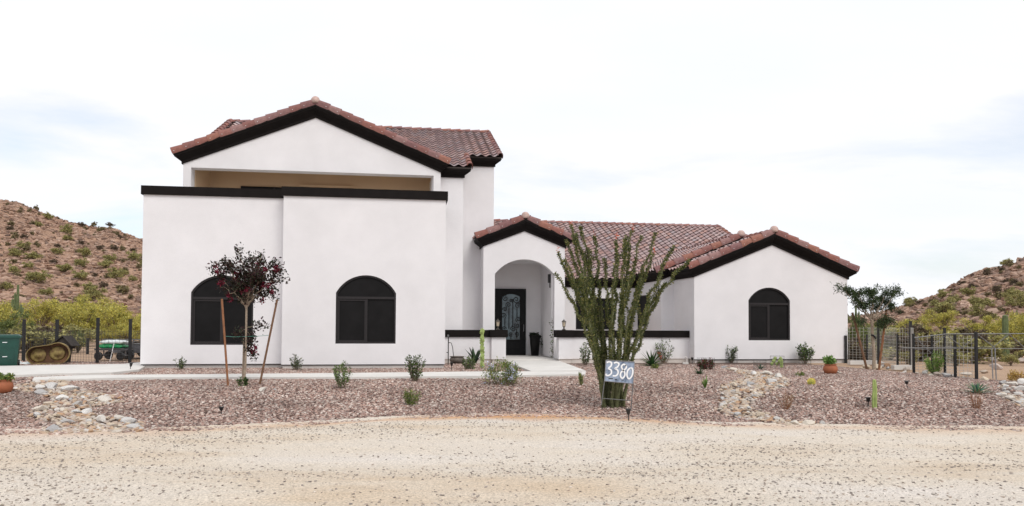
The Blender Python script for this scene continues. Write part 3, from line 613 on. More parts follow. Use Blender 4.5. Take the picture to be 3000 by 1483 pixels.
# front door
dL, dzt = uz(1453, 846, VD); dL -= .06; dR = U(1539.5, 940, VD)
door = panel([(dL, -.02), (dR, -.02), (dR, dzt), (dL, dzt)], [], VD-.10, .12).build('front_door', 'iron', house)
gA = arch(U(1470, 900, VD), U(1521.5, 900, VD), .62, dzt-.33, dzt-.22)
g0, g1 = gA[0][0], gA[1][0]; gt = dzt-.22
ring(inset(gA, -.05), .05, VD-.135, VD-.10).build('glass_frame', 'iron', door)
panel(gA, [], VD-.118, .012).build('glass', 'door_glass', door)
b = MB(); kx = (g1-g0)/220.; kz = (gt-.62)/552.
def dpt(x, y): return (g0+(x-295)*kx, VD-.135, gt-(y-268)*kz)
for x, ya, yb in ((380, 430, 690), (428, 330, 660), (480, 440, 545), (330, 560, 660), (478, 690, 800), (405, 790, 815)): b.tube([dpt(x, ya), dpt(x, yb)], .017, 5)
for x, y, r, sg, t0 in ((470, 335, 46, 1, 0), (405, 350, 24, -1, 1), (372, 400, 36, 1, 2), (488, 408, 36, -1, 0), (328, 455, 28, 1, 3), (312, 530, 36, -1, 1), (497, 575, 34, 1, 2), (483, 650, 34, -1, 4), (432, 695, 36, 1, 3), (318, 690, 30, -1, 0), (405, 755, 28, 1, 1), (478, 752, 30, -1, 2), (335, 320, 40, -1, 5), (340, 770, 34, 1, 4)):
    b.tube([dpt(x+r*(1-i/22)*math.cos(sg*i*.5+t0), y+r*(1-i/22)*math.sin(sg*i*.5+t0)) for i in range(20)], .016, 4)
b.build('scrollwork', 'iron', door)
b = MB(); hx = dR-.10; b.tube([(hx, VD-.11, .95), (hx, VD-.17, .97), (hx, VD-.17, 1.22), (hx, VD-.11, 1.24)], .012, 6); b.build('handle', 'steel', door)
b = MB(); lu, lz = uz(1619, 812, VP+.5); b.box(aR-.14, aR-.05, VP+.45, VP+.6, 2.85, 3.18); b.box(aR-.09, aR-.05, VP+.5, VP+.55, 2.66, 2.85); b.build('wall_lamp', 'black_metal', house)
b = MB(); lw = h2w(UL1, .9, 2.45); b.box(UL1-.14, UL1, .85, 1.0, 2.35, 2.40); b.box(UL1-.12, UL1-.02, .86, .98, 2.40, 2.62); b.build('wall_lamp', 'lamp_glass', house)
# low main wing -------------------------------------------------------
s3 = .42; VM = 7.8; zM = ZZ(1700, 841, VM); VR3 = 16.0; VS = 4.7; VQ = 2.6
cU = U(1937, 880, VS)
def zd3(v): return zM+.43+s3*(v-VM)
ue = U(2103, 662, VR3)
mw = [(1687, 1795, 874, 964)]
q0, q1 = U(1687, 920, VM), U(1795, 920, VM); zt_, zb_ = ZZ(1740, 874, VM), ZZ(1740, 966, VM)
hole = [(q0, zb_), (q1, zb_), (q1, zt_), (q0, zt_)]
panel([(uW2-.1, -.1), (cU+.3, -.1), (cU+.3, zM+.1), (uW2-.1, zM+.1)], [hole], VM, .25).build('wall', 'stucco', house)
w = ring(hole, .05, VM+.03, VM+.10).build('window', 'winframe', house); panel(inset(hole, .04), [], VM+.08, .02).build('pane', 'screen', w)
b = MB(); slab(b, uW2, ue, VM-OV, VR3, zd3); slab(b, uW2, ue, VR3, VR3+8, lambda v: zd3(VR3)-s3*(v-VR3)); roof3 = b.build('roof', 'deck', house)
b = MB(); b.add([(ue-.3, VM, zM), (ue-.3, 2*VR3-VM, zM), (ue-.3, VR3, zd3(VR3)-.05), (ue-.5, VM, zM), (ue-.5, 2*VR3-VM, zM), (ue-.5, VR3, zd3(VR3)-.05)], [(0, 1, 2), (5, 4, 3), (0, 2, 5, 3), (1, 4, 5, 2), (0, 3, 4, 1)]); b.box(ue-.5, ue-.3, VM, 2*VR3-VM, -.1, zM); b.build('wall', 'stucco', house)
cornice([(uW2, VM, zM, 0, -1, -s3), (cU, VM, zM, 0, -1, -s3)], roof3)
vis3 = lambda px, py: px > 1665 and py < 815 and py < 690+max(0, (2161-px))*.435-8 if px > 1700 else px > 1660 and py < 815
nu = int((ue-uW2)/TW); nj = int((VR3-VM+OV)*math.hypot(1, s3)/TE)+1
keep_rest(roof3, tile_field(roof3, (ue-nu*TW-.12, VM-OV-.04, zd3(VM-OV-.04)), (1, 0, 0), (0, 1, s3), nu, nj, lambda u, v, z: v < VR3, vis3))
ridge(roof3, (ue, VR3, zd3(VR3)-.02), (uW2, VR3, zd3(VR3)-.02))
rake(roof3, (ue, VM+2, zd3(VM+2)+.04), (ue, VR3, zd3(VR3)+.04), (1, 0, 0))
# second gable, with a window in its side wall ---------------------------
su = U(2165, 700, VS); szc = 3.03; sp = szc+.405*(su-cU); sR = 2*su-cU
panel([(cU, -.1), (sR, -.1), (sR, szc+.05), (su, sp+.05), (cU, szc+.05)], [], VS, .25).build('wall', 'stucco', house)
def v_on(px, u):                                         # depth along the side wall u = const
    d = ray(px, 900); t = (u-(CP-HO)@eu)/(d@eu); return float((CP+d*t-HO)@ev)
va, vb_ = v_on(1897, cU), v_on(1866, cU)
za_ = 2.50; zb2 = 1.20
b = MB()
for v0, v1, a_, c_ in ((VS+.249, va, -.1, szc+.05), (vb_, VM+.1, -.1, szc+.05), (va, vb_, -.1, zb2), (va, vb_, za_, szc+.05)): b.box(cU, cU+.25, v0, v1, a_, c_)
b.build('wall', 'stucco', house)
b = MB(); b.box(cU+.03, cU+.09, va, va+.05, zb2, za_); b.box(cU+.03, cU+.09, vb_-.05, vb_, zb2, za_); b.box(cU+.03, cU+.09, va, vb_, zb2, zb2+.05); b.box(cU+.03, cU+.09, va, vb_, za_-.05, za_)
w = b.build('window', 'winframe', house); MB().box(cU+.07, cU+.09, va+.04, vb_-.04, zb2+.04, za_-.04).build('pane', 'screen', w)
gable_roof(su, sp, cU, sR, szc, VS, 12.0, VM-.02, 8.0, keep=lambda u, v, z: z > zd3(v)-.12 or v < VM-.3)
# front right gable
rl, rr_, rz, rp = 7.18, 13.305, 3.035, 4.271; ru = (rl+rr_)/2
panel([(rl, 0), (rr_, 0), (rr_, rz+.05), (ru, rp+.05), (rl, rz+.05)], [hR], VQ, .3).build('wall', 'stucco', house)
for a_ in ((rl, rl+.25, VQ+.299, VS+.1), (rr_-.25, rr_, VQ+.299, 14)): MB().box(*a_, 0, rz+.05).build('wall', 'stucco', house)
b = MB(); b.box(rl+.04, rr_-.04, VQ+.06, VQ+.25, GB, .02); b.box(rl+.04, rl+.2, VQ+.2, VS, GB, .02); b.box(rr_-.2, rr_-.04, VQ+.2, 14, GB, .02); b.build('stem_wall', 'stem', house)
gable_roof(ru, rp, rl, rr_, rz, VQ, 10.0, VS-.02, 10)
# tiles: the 300 that show largest are objects, the rest one piece per roof
INDIV.sort(key=lambda t: -t[0])
for ar, Mx, t, roof in INDIV[:300]: inst('roof_tile', TILE_ME[t], Mx, roof)
for ar, Mx, t, roof in INDIV[300:]: keep_rest(roof, [(Mx, t)])
for nm, (roof, lst) in REST.items():
    nv = len(TV); V = np.concatenate([(np.c_[TV, np.ones(nv)] @ np.array(Mx).T)[:, :3] for Mx, t in lst])
    cols = np.concatenate([np.array(tile_cols(TINTS[t])) for Mx, t in lst])
    fs = np.concatenate([np.array(TF)+i*nv for i in range(len(lst))])
    me = bpy.data.meshes.new('tile_courses'); me.from_pydata(V.tolist(), [], fs.tolist())
    tag(link('tile_courses', me, 'tile', roof, cols=cols, fix=False), kind='stuff')
# courtyard walls ----------------------------------------------------------
VC = 3.1
def hthing(name, label, cat): return thing(name, label, cat, tuple(HO), TH)
cw = hthing('courtyard_wall', 'low white courtyard wall with black cap left of the porch arch', 'wall')
zct, zcb = 1.045, .80; ua, ub = U(1440, 1020, VC-.12), U(1482, 1020, VC-.12); eps = .004
b = MB(); b.box(UR-.1, ua+.05, VC, VC+.2, 0, zcb); b.box(ua, ub, VC-.12, VC+.3, 0, zcb); b.build('wall', 'stucco', cw)
b = MB(); b.box(UR+.0, ua+.1, VC-.06, VC+.26, zcb-.01, zct); b.box(ua-.06, ub+.06, VC-.19, VC+.36, zcb-.014, zct+.006); b.build('cap', 'trim', cw)
b = MB(); b.box(UR, ua+.05, VC+.03, VC+.17, GB, .02); b.box(ua+.03, ub-.03, VC-.08, VC+.25, GB, .02); b.build('stem_wall', 'stem', cw)
cw = hthing('courtyard_wall', 'long low white courtyard wall with black cap behind the tall ocotillo', 'wall')
uc, ud = U(1637, 1020, VC-.12), U(1677, 1020, VC-.12); ue2 = rl+.02
b = MB(); b.box(ud-.05, ue2, VC, VC+.2, 0, zcb); b.box(uc, ud, VC-.12, VC+.3, 0, zcb); b.build('wall', 'stucco', cw)
b = MB(); b.box(ud-.1, rl-.003, VC-.06, VC+.26, zcb-.01, zct); b.box(uc-.09, ud+.06, VC-.19, VC+.36, zcb-.014, zct+.006); b.build('cap', 'trim', cw)
b = MB(); b.box(ud, rl, VC+.03, VC+.17, GB, .02); b.box(uc+.03, ud-.03, VC-.08, VC+.25, GB, .02); b.build('stem_wall', 'stem', cw)
for px, nm in ((1459, 'small lantern on the courtyard wall end left of the front door'), (1653, 'small lantern on the courtyard wall end right of the porch arch')):
    u = U(px, 950, VC); p = h2w(u, VC+.05, zct+.006)
    t = thing('lantern', nm, 'lantern', tuple(p), TH)
    MB().lathe([(.07, 0), (.075, .02), (.03, .05), (.025, .10), (.05, .12), (.05, .135)], 10).build('base', 'lamp_metal', t)
    MB().lathe([(.045, .136), (.065, .29), (.06, .295)], 6).build('glass', 'lamp_glass', t)
    b = MB()
    for k in range(6): w = 2*pi*k/6; b.tube([(.048*math.cos(w), .048*math.sin(w), .135), (.068*math.cos(w), .068*math.sin(w), .295)], .006, 4)
    b.build('frame', 'lamp_metal', t); MB().lathe([(.09, .296), (.085, .31), (.03, .365), (.012, .38), (.012, .40), (.002, .41)], 10).build('roof', 'lamp_metal', t)

# ------------------------------------------------------------------ plants
def arc(p, q, sag, n=8, jit=0.):
    p, q = Vector(p), Vector(q); out = []
    for i in range(n+1):
        t = i/n; r = p.lerp(q, t)+Vector(sag)*(4*t*(1-t))
        if 0 < i < n and jit: r += Vector((rnd.gauss(0, jit), rnd.gauss(0, jit), rnd.gauss(0, jit)))
        out.append(r)
    return out
def stem_plant(name, label, cat, px, py, hpx, wpx, nst, nlf, lsz, cols, stemcol='bark', up=.4, aspect=.45, lean=0, flowers=None, group=None, base_w=.12, lo=.15, bushy=.16):
    """shrub: stems fanning from the base, leaves along each stem"""
    b0 = gp(px, py); d = b0.y; h = hpx/F*d; w = wpx/F*d
    t = thing(name, label, cat, b0-Vector((0, 0, .01)), 0, group); sm = MB(); P = []; D = []
    for i in range(nst):
        a = rnd.uniform(0, 2*pi); r = w*.5*math.sqrt(rnd.random()); hh = h*rnd.uniform(.62, 1)*(1-.25*(r/(w*.5))**2)
        st = arc((math.cos(a)*w*base_w*rnd.random(), math.sin(a)*w*base_w*rnd.random(), -.02), (r*math.cos(a)+lean*h, r*math.sin(a)*.8, hh), (math.cos(a)*w*.04, math.sin(a)*w*.04, 0), 6, h*.012)
        sm.tube(st, [max(.0025, .011*h*(1-.75*k/6)) for k in range(7)], 4)
        for k in range(nlf):
            f = lo+(1-lo)*rnd.random()**.8; x = f*6; j = min(5, int(x)); q = st[j].lerp(st[j+1], x-j)
            P.append(q+Vector((rnd.gauss(0, 1), rnd.gauss(0, 1), rnd.gauss(0, .7)))*w*bushy*.4*(1-.3*f)); D.append(((q.x)*.8/max(w, .01), q.y*.8/max(w, .01), up))
    sm.build('stem', stemcol, t); leaf_obj('foliage', P, lsz, cols, t, aspect, 0, dirs=np.array(D)*1.0)
    if flowers:
        fn, fs_, fc = flowers; ii = rng.choice(len(P), fn); Q = np.repeat(np.array([P[i] for i in ii])*np.array([1.08, 1.08, 1.03]), 14, 0)+rng.normal(size=(fn*14, 3))*fs_*.45
        leaf_obj('flowers', Q, fs_*.6, fc, t, .8)
    return t
GRN = [(.13, .20, .05), (.09, .15, .04), (.18, .26, .075), (.065, .11, .032)]
DKG = [(.035, .055, .022), (.05, .075, .03), (.07, .10, .045), (.025, .04, .018)]
GRY = [(.13, .16, .08), (.10, .125, .065), (.18, .20, .11), (.07, .09, .05)]
YLG = [(.28, .31, .075), (.20, .25, .06), (.36, .37, .11), (.13, .17, .045)]
stem_plant('shrub', 'small sparse dark green shrub at the left wall corner beneath the arched window', 'shrub', 529, 1084, 44, 36, 11, 22, .055, DKG+GRN)
stem_plant('shrub', 'small grey green shrub by the wall where the two garage wall planes meet', 'shrub', 868, 1085, 50, 36, 14, 24, .06, GRY+DKG)
stem_plant('shrub', 'upright green shrub in front of the sidewalk, left of the second arched window centre', 'shrub', 1000, 1139, 88, 56, 15, 46, .05, GRN)
stem_plant('shrub', 'tall bushy green shrub growing between wall and sidewalk right of the second arched window', 'shrub', 1217, 1118, 92, 58, 20, 50, .05, GRN+DKG)
stem_plant('shrub', 'low olive green shrub in the gravel in front of the taller bushy shrub', 'shrub', 1205, 1187, 60, 56, 20, 50, .035, YLG+GRN)
stem_plant('flowering_bush', 'rounded green bush with pale blue flowers beside the sidewalk near the front walk', 'bush', 1470, 1127, 82, 96, 34, 62, .05, YLG+GRN, flowers=(26, .065, [(.50, .53, .72), (.62, .64, .80), (.70, .72, .80)]), base_w=.5, bushy=.2)
stem_plant('grass_plant', 'small grey green tufted plant beside the spotted succulent by the low wall', 'plant', 1374, 1083, 44, 42, 22, 26, .06, GRY+GRN, base_w=.35)
stem_plant('shrub', 'leafy green shrub by the courtyard wall left of the ocotillo', 'shrub', 1713, 1072, 72, 40, 14, 40, .06, GRN+DKG)
stem_plant('flowering_shrub', 'tall sparse shrub with a red flower behind the spiky agave', 'shrub', 1944, 1062, 78, 56, 14, 34, .065, DKG+GRN, flowers=(2, .09, [(.45, .03, .02), (.6, .08, .04)]), lo=.1)
stem_plant('shrub', 'green leafy shrub in a wire cage left of the right wing window', 'shrub', 2143, 1063, 64, 36, 14, 36, .075, DKG+GRN)
stem_plant('shrub', 'wider leafy shrub in a wire cage right of the right wing window', 'shrub', 2358, 1064, 66, 52, 18, 40, .085, DKG+GRN)
stem_plant('croton', 'dark red and green leafy bush in a wire cage near the right wing corner', 'bush', 2068, 1084, 34, 44, 22, 34, .07, [(.14, .02, .025), (.20, .035, .03), (.09, .02, .02), (.06, .09, .03), (.09, .12, .04)], base_w=.4)
stem_plant('shrub', 'bright feathery green shrub in front of the right wire fence', 'shrub', 2738, 1100, 84, 58, 22, 70, .06, [(.20, .34, .06), (.15, .27, .05), (.27, .40, .09)], aspect=.25)
stem_plant('twig_plant', 'thin dry orange brown twig plant in the gravel below the rock swale', 'plant', 2301, 1200, 62, 56, 22, 14, .03, [(.30, .20, .08), (.24, .17, .07), (.36, .25, .12)], 'stake', aspect=.2)
stem_plant('twig_plant', 'dry reddish twig plant below the blue green aloe at right', 'plant', 2862, 1199, 66, 50, 24, 12, .03, [(.28, .16, .09), (.22, .13, .07)], 'stake', aspect=.2)
stem_plant('shrub', 'yellow orange dry shrub at the right frame edge on the sand', 'shrub', 2990, 1118, 34, 66, 24, 40, .05, [(.50, .32, .08), (.42, .25, .06), (.55, .40, .14)], base_w=.5)
stem_plant('ground_cover', 'tiny low green plant in the gravel below the white rocks', 'plant', 2344, 1102, 14, 24, 16, 22, .035, GRN+YLG, base_w=.5)
stem_plant('ground_cover', 'tiny round green plant in the gravel in front of the agave', 'plant', 1919, 1081, 17, 22, 20, 26, .04, YLG+GRN, base_w=.5)
stem_plant('shrub', 'small leafy shrub sprouting at the foot of the red flowering tree', 'shrub', 711, 1132, 32, 26, 12, 26, .05, DKG+GRN, base_w=.4)
stem_plant('grass_plant', 'narrow pale green tuft in the gravel left of the ocotillo', 'plant', 1703, 1131, 46, 14, 14, 14, .09, YLG+GRN, aspect=.15, up=1.6)
def blade_plant(name, label, cat, px, py, hpx, wpx, n, cols, bw=.05, curve=.5, up=.25, group=None):
    b0 = gp(px, py); d = b0.y; h = hpx/F*d; w = wpx/F*d; mb = MB()
    for i in range(n):
        a = rnd.uniform(0, 2*pi); e = rnd.uniform(up, 1.35); ln = math.hypot(w/2, h)*rnd.uniform(.75, 1)
        ln = min(ln, (w/2)/max(.12, math.cos(e)), h/max(.2, math.sin(e))); ca, sa = math.cos(a), math.sin(a); k = 6; V = []; c = rnd.choice(cols); c = tuple(x*rnd.uniform(.75, 1.25) for x in c)
        for j in range(k):
            t = j/(k-1); r = ln*t*math.cos(e)*(1+.15*t); z = ln*t*math.sin(e)-curve*ln*t*t*math.cos(e)*.5; ww = bw*(.7+.6*t-1.28*t*t)*.5+.001
            V += [(ca*r-sa*ww, sa*r+ca*ww, z+ww*.4), (ca*r, sa*r, z), (ca*r+sa*ww, sa*r-ca*ww, z+ww*.4)]
        mb.add(V, [(j*3+q, j*3+q+1, j*3+q+4, j*3+q+3) for j in range(k-1) for q in (0, 1)], c)
    t = thing(name, label, cat, b0-Vector((0, 0, .005)), 0, group); mb.build('leaves', 'leaf', t); return t
AG = [(.06, .12, .04), (.045, .09, .035), (.085, .15, .055)]
blade_plant('agave', 'large spiky green agave in front of the long courtyard wall', 'agave', 1909, 1073, 52, 66, 70, AG, .075)
blade_plant('agave', 'small agave in a wire cage below the right wing window', 'agave', 2226, 1083, 20, 30, 22, [(.07, .12, .06), (.05, .09, .05)], .05)
blade_plant('aloe', 'dark green aloe clump in front of the red caged bush', 'aloe', 2049, 1097, 30, 34, 30, [(.05, .09, .04), (.075, .12, .06)], .05, .2)
blade_plant('aloe', 'slim bright green leafy tuft below the dark aloe clump', 'aloe', 2066, 1138, 42, 22, 20, [(.12, .22, .05), (.17, .27, .08), (.09, .17, .045)], .045, .2, .9)
blade_plant('broadleaf_plant', 'dark broad-leaved plant against the low wall behind the spotted succulent', 'plant', 1392, 1066, 52, 60, 20, [(.025, .045, .025), (.04, .065, .035)], .14, .25, .5)
blade_plant('aloe', 'spreading blue green aloe near the right rock pile', 'aloe', 2861, 1154, 36, 92, 44, [(.13, .25, .16), (.10, .20, .13), (.18, .30, .18)], .045, .35, .25)
# columnar cacti -----------------------------------------------------
def ribbed(mb, path, r, ribs=12, depth=.16, col=None):
    n = ribs*2; path = [Vector(p) for p in path]; k = len(path); vs_ = []
    for i, p in enumerate(path):
        d = (path[min(i+1, k-1)]-path[max(i-1, 0)]).normalized(); a = d.cross(Vector((0, 1, .01))).normalized(); b_ = d.cross(a); rr = r[i] if hasattr(r, '__len__') else r
        for j in range(n): w = 2*pi*j/n; q = rr*(1 if j % 2 else 1-depth); vs_.append(p+(a*math.cos(w)+b_*math.sin(w))*q)
    mb.add(vs_, [(i*n+j, i*n+(j+1) % n, (i+1)*n+(j+1) % n, (i+1)*n+j) for i in range(k-1) for j in range(n)]+[tuple(range((k-1)*n, k*n))], col)
def column(z0, z1, r, n=9):
    zs = [z0+(z1-z0)*i/n for i in range(n)]+[z1-.12*r*2, z1]; rs = [r*(.82+.18*math.sin(pi*min(1, .2+i/n))) for i in range(n)]+[r*.72, r*.2]
    return [(0, 0, z) for z in zs], rs
def saguaro(label, px, py, toppx, wpx, Y, arms=(), m='cactus', name='saguaro'):
    z0 = at(px, py, Y); h = (py-toppx)/F*Y; r = wpx/F*Y/2; t = thing(name, label, 'cactus', z0, 0); mb = MB(); P, R_ = column(-.3, h, r); ribbed(mb, P, R_); mb.build('trunk', m, t)
    for (dx, zlo, ztop, ar) in arms:
        s = 1 if dx > 0 else -1; mb = MB(); x = dx*r; a_ = ar*r; zl = zlo*h; zt = ztop*h
        path = [(0, 0, zl), (x*.55, 0, zl-.02*h), (x*.9, 0, zl+.02*h), (x, 0, zl+.08*h)]+[(x, 0, zl+.08*h+(zt-zl-.08*h)*i/4) for i in (1, 2, 3)]+[(x, 0, zt-.03*h), (x, 0, zt)]
        ribbed(mb, path, [a_]*7+[a_*.7, a_*.2], 9); mb.build('arm', m, t)
    return t
saguaro('multi-armed saguaro among yellow bushes at the left below the hill', 50, 960, 834, 8.5, 48, ((-3.6, .45, .68, .8), (-1.9, .5, .82, .75), (2.2, .35, .55, .75), (3.4, .3, .48, .75), (-2.6, .2, .62, .7)))
saguaro('thick single-stemmed saguaro behind the pipe frame on the right', 2947, 1085, 923, 20, 30)
saguaro('thin brown saguaro with one raised arm left of the thick saguaro', 2900, 1010, 935, 5.5, 55, ((4.5, .35, .72, .8),), 'bark')
saguaro('distant slim saguaro near the right frame edge on the hill foot', 2980, 960, 908, 4, 60)
saguaro('slim saguaro seen behind the right wing corner above the staked tree', 2508, 985, 898, 7, 44, ((-3., .4, .75, .7), (2.6, .45, .85, .7)))
b0 = gp(2562, 1196); d = b0.y; t = thing('column_cactus', 'small upright green column cactus standing alone in the gravel', 'cactus', b0); mb = MB(); h = 84/F*d
ribbed(mb, [(0, 0, -.02), (0, 0, h*.4), (.01, 0, h*.62), (.005, 0, h*.8), (.0, 0, h*.97), (0, 0, h)], [.046, .048, .042, .040, .032, .008], 6, .35); mb.build('stem', 'cactus_light', t)
b0 = gp(1412, 1079); d = b0.y; h = 116/F*d; t = thing('totem_cactus', 'tall knobbly pale green totem cactus in front of the low wall', 'cactus', b0); mb = MB()
ribbed(mb, [(rnd.uniform(-.012, .012), rnd.uniform(-.012, .012), h*i/14-.02) for i in range(15)]+[(0, 0, h)], [.062+.016*((i*5) % 3-1) for i in range(15)]+[.02], 5, .3); mb.build('stem', 'cactus_light', t)
kn = MB()
for i in range(46): a = rnd.uniform(0, 6.28); z = rnd.uniform(.05, .97)*h; kn.lathe([(.005, -.022), (.024, -.005), (.020, .018), (.004, .028)], 6, (.062*math.cos(a), .062*math.sin(a), z))
tag(kn.build('knobs', 'cactus_light', t), kind='stuff')
b0 = gp(2377, 1127); t = thing('barrel_cactus', 'small round golden yellow barrel cactus in the gravel', 'cactus', b0); mb = MB(); ribbed(mb, [(0, 0, -.01), (0, 0, .02), (0, 0, .06), (0, 0, .10), (0, 0, .125), (0, 0, .132)], [.05, .072, .080, .066, .035, .008], 12, .12); mb.build('stem', 'cactus_light', t)
leaf_obj('spines', blob(1100, (0, 0, .066), (.084, .084, .076), .97), .040, [(.85, .68, .10), (.90, .76, .22), (.75, .60, .08)], t, .12)
b0 = gp(2279, 1077); t = thing('prickly_pear', 'small yellow green column and pad cactus in a wire cage', 'cactus', b0); mb = MB(); ribbed(mb, [(.10, -.05, -.02), (.10, -.05, .2), (.10, -.05, .30), (.10, -.05, .33)], [.05, .055, .04, .01], 6, .3); mb.build('stem', 'cactus_light', t)
for i in range(6):
    a = rnd.uniform(-.5, .5); x = -.10+.06*i-.1; z = .12+.09*(i % 3); MB().lathe([(.001, -.018), (.05, -.012), (.065, 0), (.05, .012), (.001, .018)], 10).build('pad', 'cactus_light', t, True).matrix_local = Matrix.Translation((x, rnd.uniform(-.05, .05), z)) @ Matrix.Rotation(pi/2+a*.4, 4, 'X') @ Matrix.Rotation(a, 4, 'Y')
# ocotillo -------------------------------------------------------------
OY = gp(1795, 1192).y; ob = gp(1795, 1192)
oc = thing('ocotillo', 'tall many-stemmed ocotillo fanning up in front of the house', 'ocotillo', ob)
TIPS = [(1634, 737), (1714, 735), (1816, 745), (1625, 800), (1673, 659), (1700, 664), (1658, 703), (1741, 693), (1770, 756), (1652, 760), (1805, 703), (1834, 693), (1853, 674), (1882, 693), (1921, 683), (1914, 742), (1975, 722), (2020, 762), (1951, 829), (1882, 790), (1848, 795), (1688, 683)]
P = []; D = []; cols = []; FT = []
for i, (tx, ty) in enumerate(TIPS):
    dy = rnd.uniform(-.55, .55); tip = at(tx, ty, OY+dy)-ob; bx = (tx-1795)/F*OY
    base = Vector((bx*.13+rnd.uniform(-.08, .08), dy*.30, -.03))
    bend = Vector((-bx*.12+rnd.uniform(-.05, .05), 0, .06)) if (tx, ty) != (2020, 762) else Vector((-.10, 0, .42))
    st = arc(base, tip, bend, 16, .020); ph = rnd.uniform(0, 6.28); mb = MB(); mb.tube(st, [.034-.021*k/16 for k in range(17)], 6)
    # short side shoots near the top of some wands
    sh = []
    if i % 3 == 0 and (tx, ty) != (2020, 762):
        for q in range(2):
            j = rnd.randint(8, 12); e = st[j]+Vector((rnd.uniform(-.28, .28), rnd.uniform(-.15, .15), rnd.uniform(.5, .8))); s_ = arc(st[j], e, (rnd.uniform(-.04, .04), 0, 0), 8, .008); mb.tube(s_, [.014-.008*k/8 for k in range(9)], 5); sh.append(s_)
    mb.build('stem', 'ocotillo_bark', oc)
    for path, lo in [(st, .15)]+[(s_, .1) for s_ in sh]:
        m = len(path)-1; ln = sum((path[k+1]-path[k]).length for k in range(m)); n = int(ln*520)
        for k in range(n):
            f = lo+(1-lo)*rnd.random()
            if f < .26 and rnd.random() < .6 or rnd.random() < .30+.30*math.sin(f*17+ph): continue
            x = f*m; j = min(m-1, int(x)); q = path[j].lerp(path[j+1], x-j); ax = (path[j+1]-path[j]).normalized()
            o = Vector((rnd.gauss(0, 1), rnd.gauss(0, 1), rnd.gauss(0, 1))); o -= ax*o.dot(ax); o.normalize()
            P.append(q+o*rnd.uniform(.012, .028)*(1.15-.35*f)); D.append(o*.8+ax*.6)
    if i in (0, 4, 7, 10, 12, 15): FT.append(st[-1])
leaf_obj('leaves', P, .040, [(.07, .095, .025), (.12, .145, .04), (.05, .075, .022), (.22, .22, .065), (.032, .05, .017), (.33, .30, .11), (.09, .12, .03)], oc, .5, dirs=np.array([tuple(d) for d in D]))
leaf_obj('flowers', np.concatenate([blob(11, f+Vector((0, 0, .05)), (.03, .03, .08), .2) for f in FT]), .05, [(.55, .10, .05), (.60, .17, .08)], oc, .35)
# red flowering tree with stakes -----------------------------------------
TB = gp(714, 1124); TY = TB.y
tr = thing('flowering_tree', 'young staked tree with dark leaves and deep red flowers before the left window', 'tree', TB)
def rel(px, py, dy=0.): return at(px, py, TY+dy)-TB
mb = MB(); fork = rel(722, 902); mb.tube([(0, 0, -.05), rel(719, 1070), rel(721, 980), fork], [.030, .026, .024, .024], 8)
ends = [(636, 800, .1), (655, 770, -.2), (705, 745, .1), (742, 752, -.1), (768, 748, .2), (800, 775, -.1), (822, 800, .1), (790, 850, .2), (670, 850, -.2), (690, 800, .3), (740, 810, -.35), (770, 800, .3)]
PT = []
for (x, y, dy) in ends:
    e = rel(x, y, dy); st = arc(fork+Vector((0, 0, rnd.uniform(-.05, .1))), e, (rnd.uniform(-.06, .06), 0, .05), 8, .02); mb.tube(st, [.020*(1-.8*k/8)+.003 for k in range(9)], 5)
    for q in range(5):
        j = rnd.randint(3, 8); e2 = st[j]+Vector((rnd.gauss(0, .17), rnd.gauss(0, .17), rnd.uniform(-.06, .26))); s_ = arc(st[j], e2, (0, 0, .02), 5, .01); mb.tube(s_, [.006-.004*k/5 for k in range(6)], 4); PT += s_[1:]
    PT += st[4:]
for x0, y0, x1, y1 in ((721, 960, 780, 955), (721, 965, 690, 985), (720, 1010, 742, 1045), (722, 975, 740, 990), (720, 1000, 735, 1015)):
    s_ = arc(rel(x0, y0), rel(x1, y1, .1), (0, 0, .03), 5, .01); mb.tube(s_, [.006-.004*k/5 for k in range(6)], 4); PT += s_[2:]*2
mb.build('trunk', 'bark_pale', tr)
Q = np.array([tuple(p) for p in PT]); Q = np.repeat(Q, 13, 0)+rng.normal(size=(len(Q)*13, 3))*.06
leaf_obj('crown', Q, .070, [(.022, .024, .014), (.035, .020, .016), (.05, .03, .02), (.03, .04, .018), (.045, .012, .018)], tr, .55)
ff = [rel(x, y, rnd.uniform(-.3, .2)) for x, y in ((632, 781), (638, 797), (660, 797), (655, 820), (648, 830), (690, 800), (705, 825), (712, 855), (740, 800), (765, 795), (770, 835), (760, 845), (808, 782), (800, 827), (797, 855), (676, 877), (768, 882), (718, 838), (748, 815), (735, 835), (706, 845), (670, 865), (752, 778), (782, 838), (808, 790), (690, 815), (775, 790), (725, 850), (742, 1030), (746, 1020))]
leaf_obj('flowers', np.concatenate([blob(34, f, (.075, .075, .06), .3) for f in ff]), .05, [(.13, .007, .02), (.09, .005, .014), (.17, .010, .03), (.28, .03, .07)], tr, .8)
def stake(label, x0, y0, x1, y1, Y=None, w=.024, m='stake', dy=0.):
    b0 = gp(x1, y1); Y = b0.y; p = at(x0, y0, Y+dy); t = thing('stake', label, 'stake', b0)
    d = p-b0; MB().tube([-d*.04, d*.3, d*.7, d], [w, w*1.02, w*.98, w], 8).build('pole', m, t); return t
stake('orange brown wooden tree stake left of the red flowering tree', 650, 876, 668, 1131)
stake('brown wooden tree stake leaning right of the red flowering tree', 812, 878, 761, 1127, m='stake_brown')
stake('short wooden stake right beside the red flowering tree trunk', 715, 992, 711, 1122, m='bark_pale', dy=-.06)
b = MB(); p, q, r_ = at(655, 985, TY-.03), at(721, 986, TY-.06), at(790, 982, TY-.03); b.tube([p, p.lerp(q, .5)+Vector((0, 0, -.015)), q], .005, 4); b.tube([q, q.lerp(r_, .5)+Vector((0, 0, -.01)), r_], .005, 4); tag(b.build('tie_wire', 'tie'), 'thin green tie wire between the two stakes and the red flowering tree', 'wire')
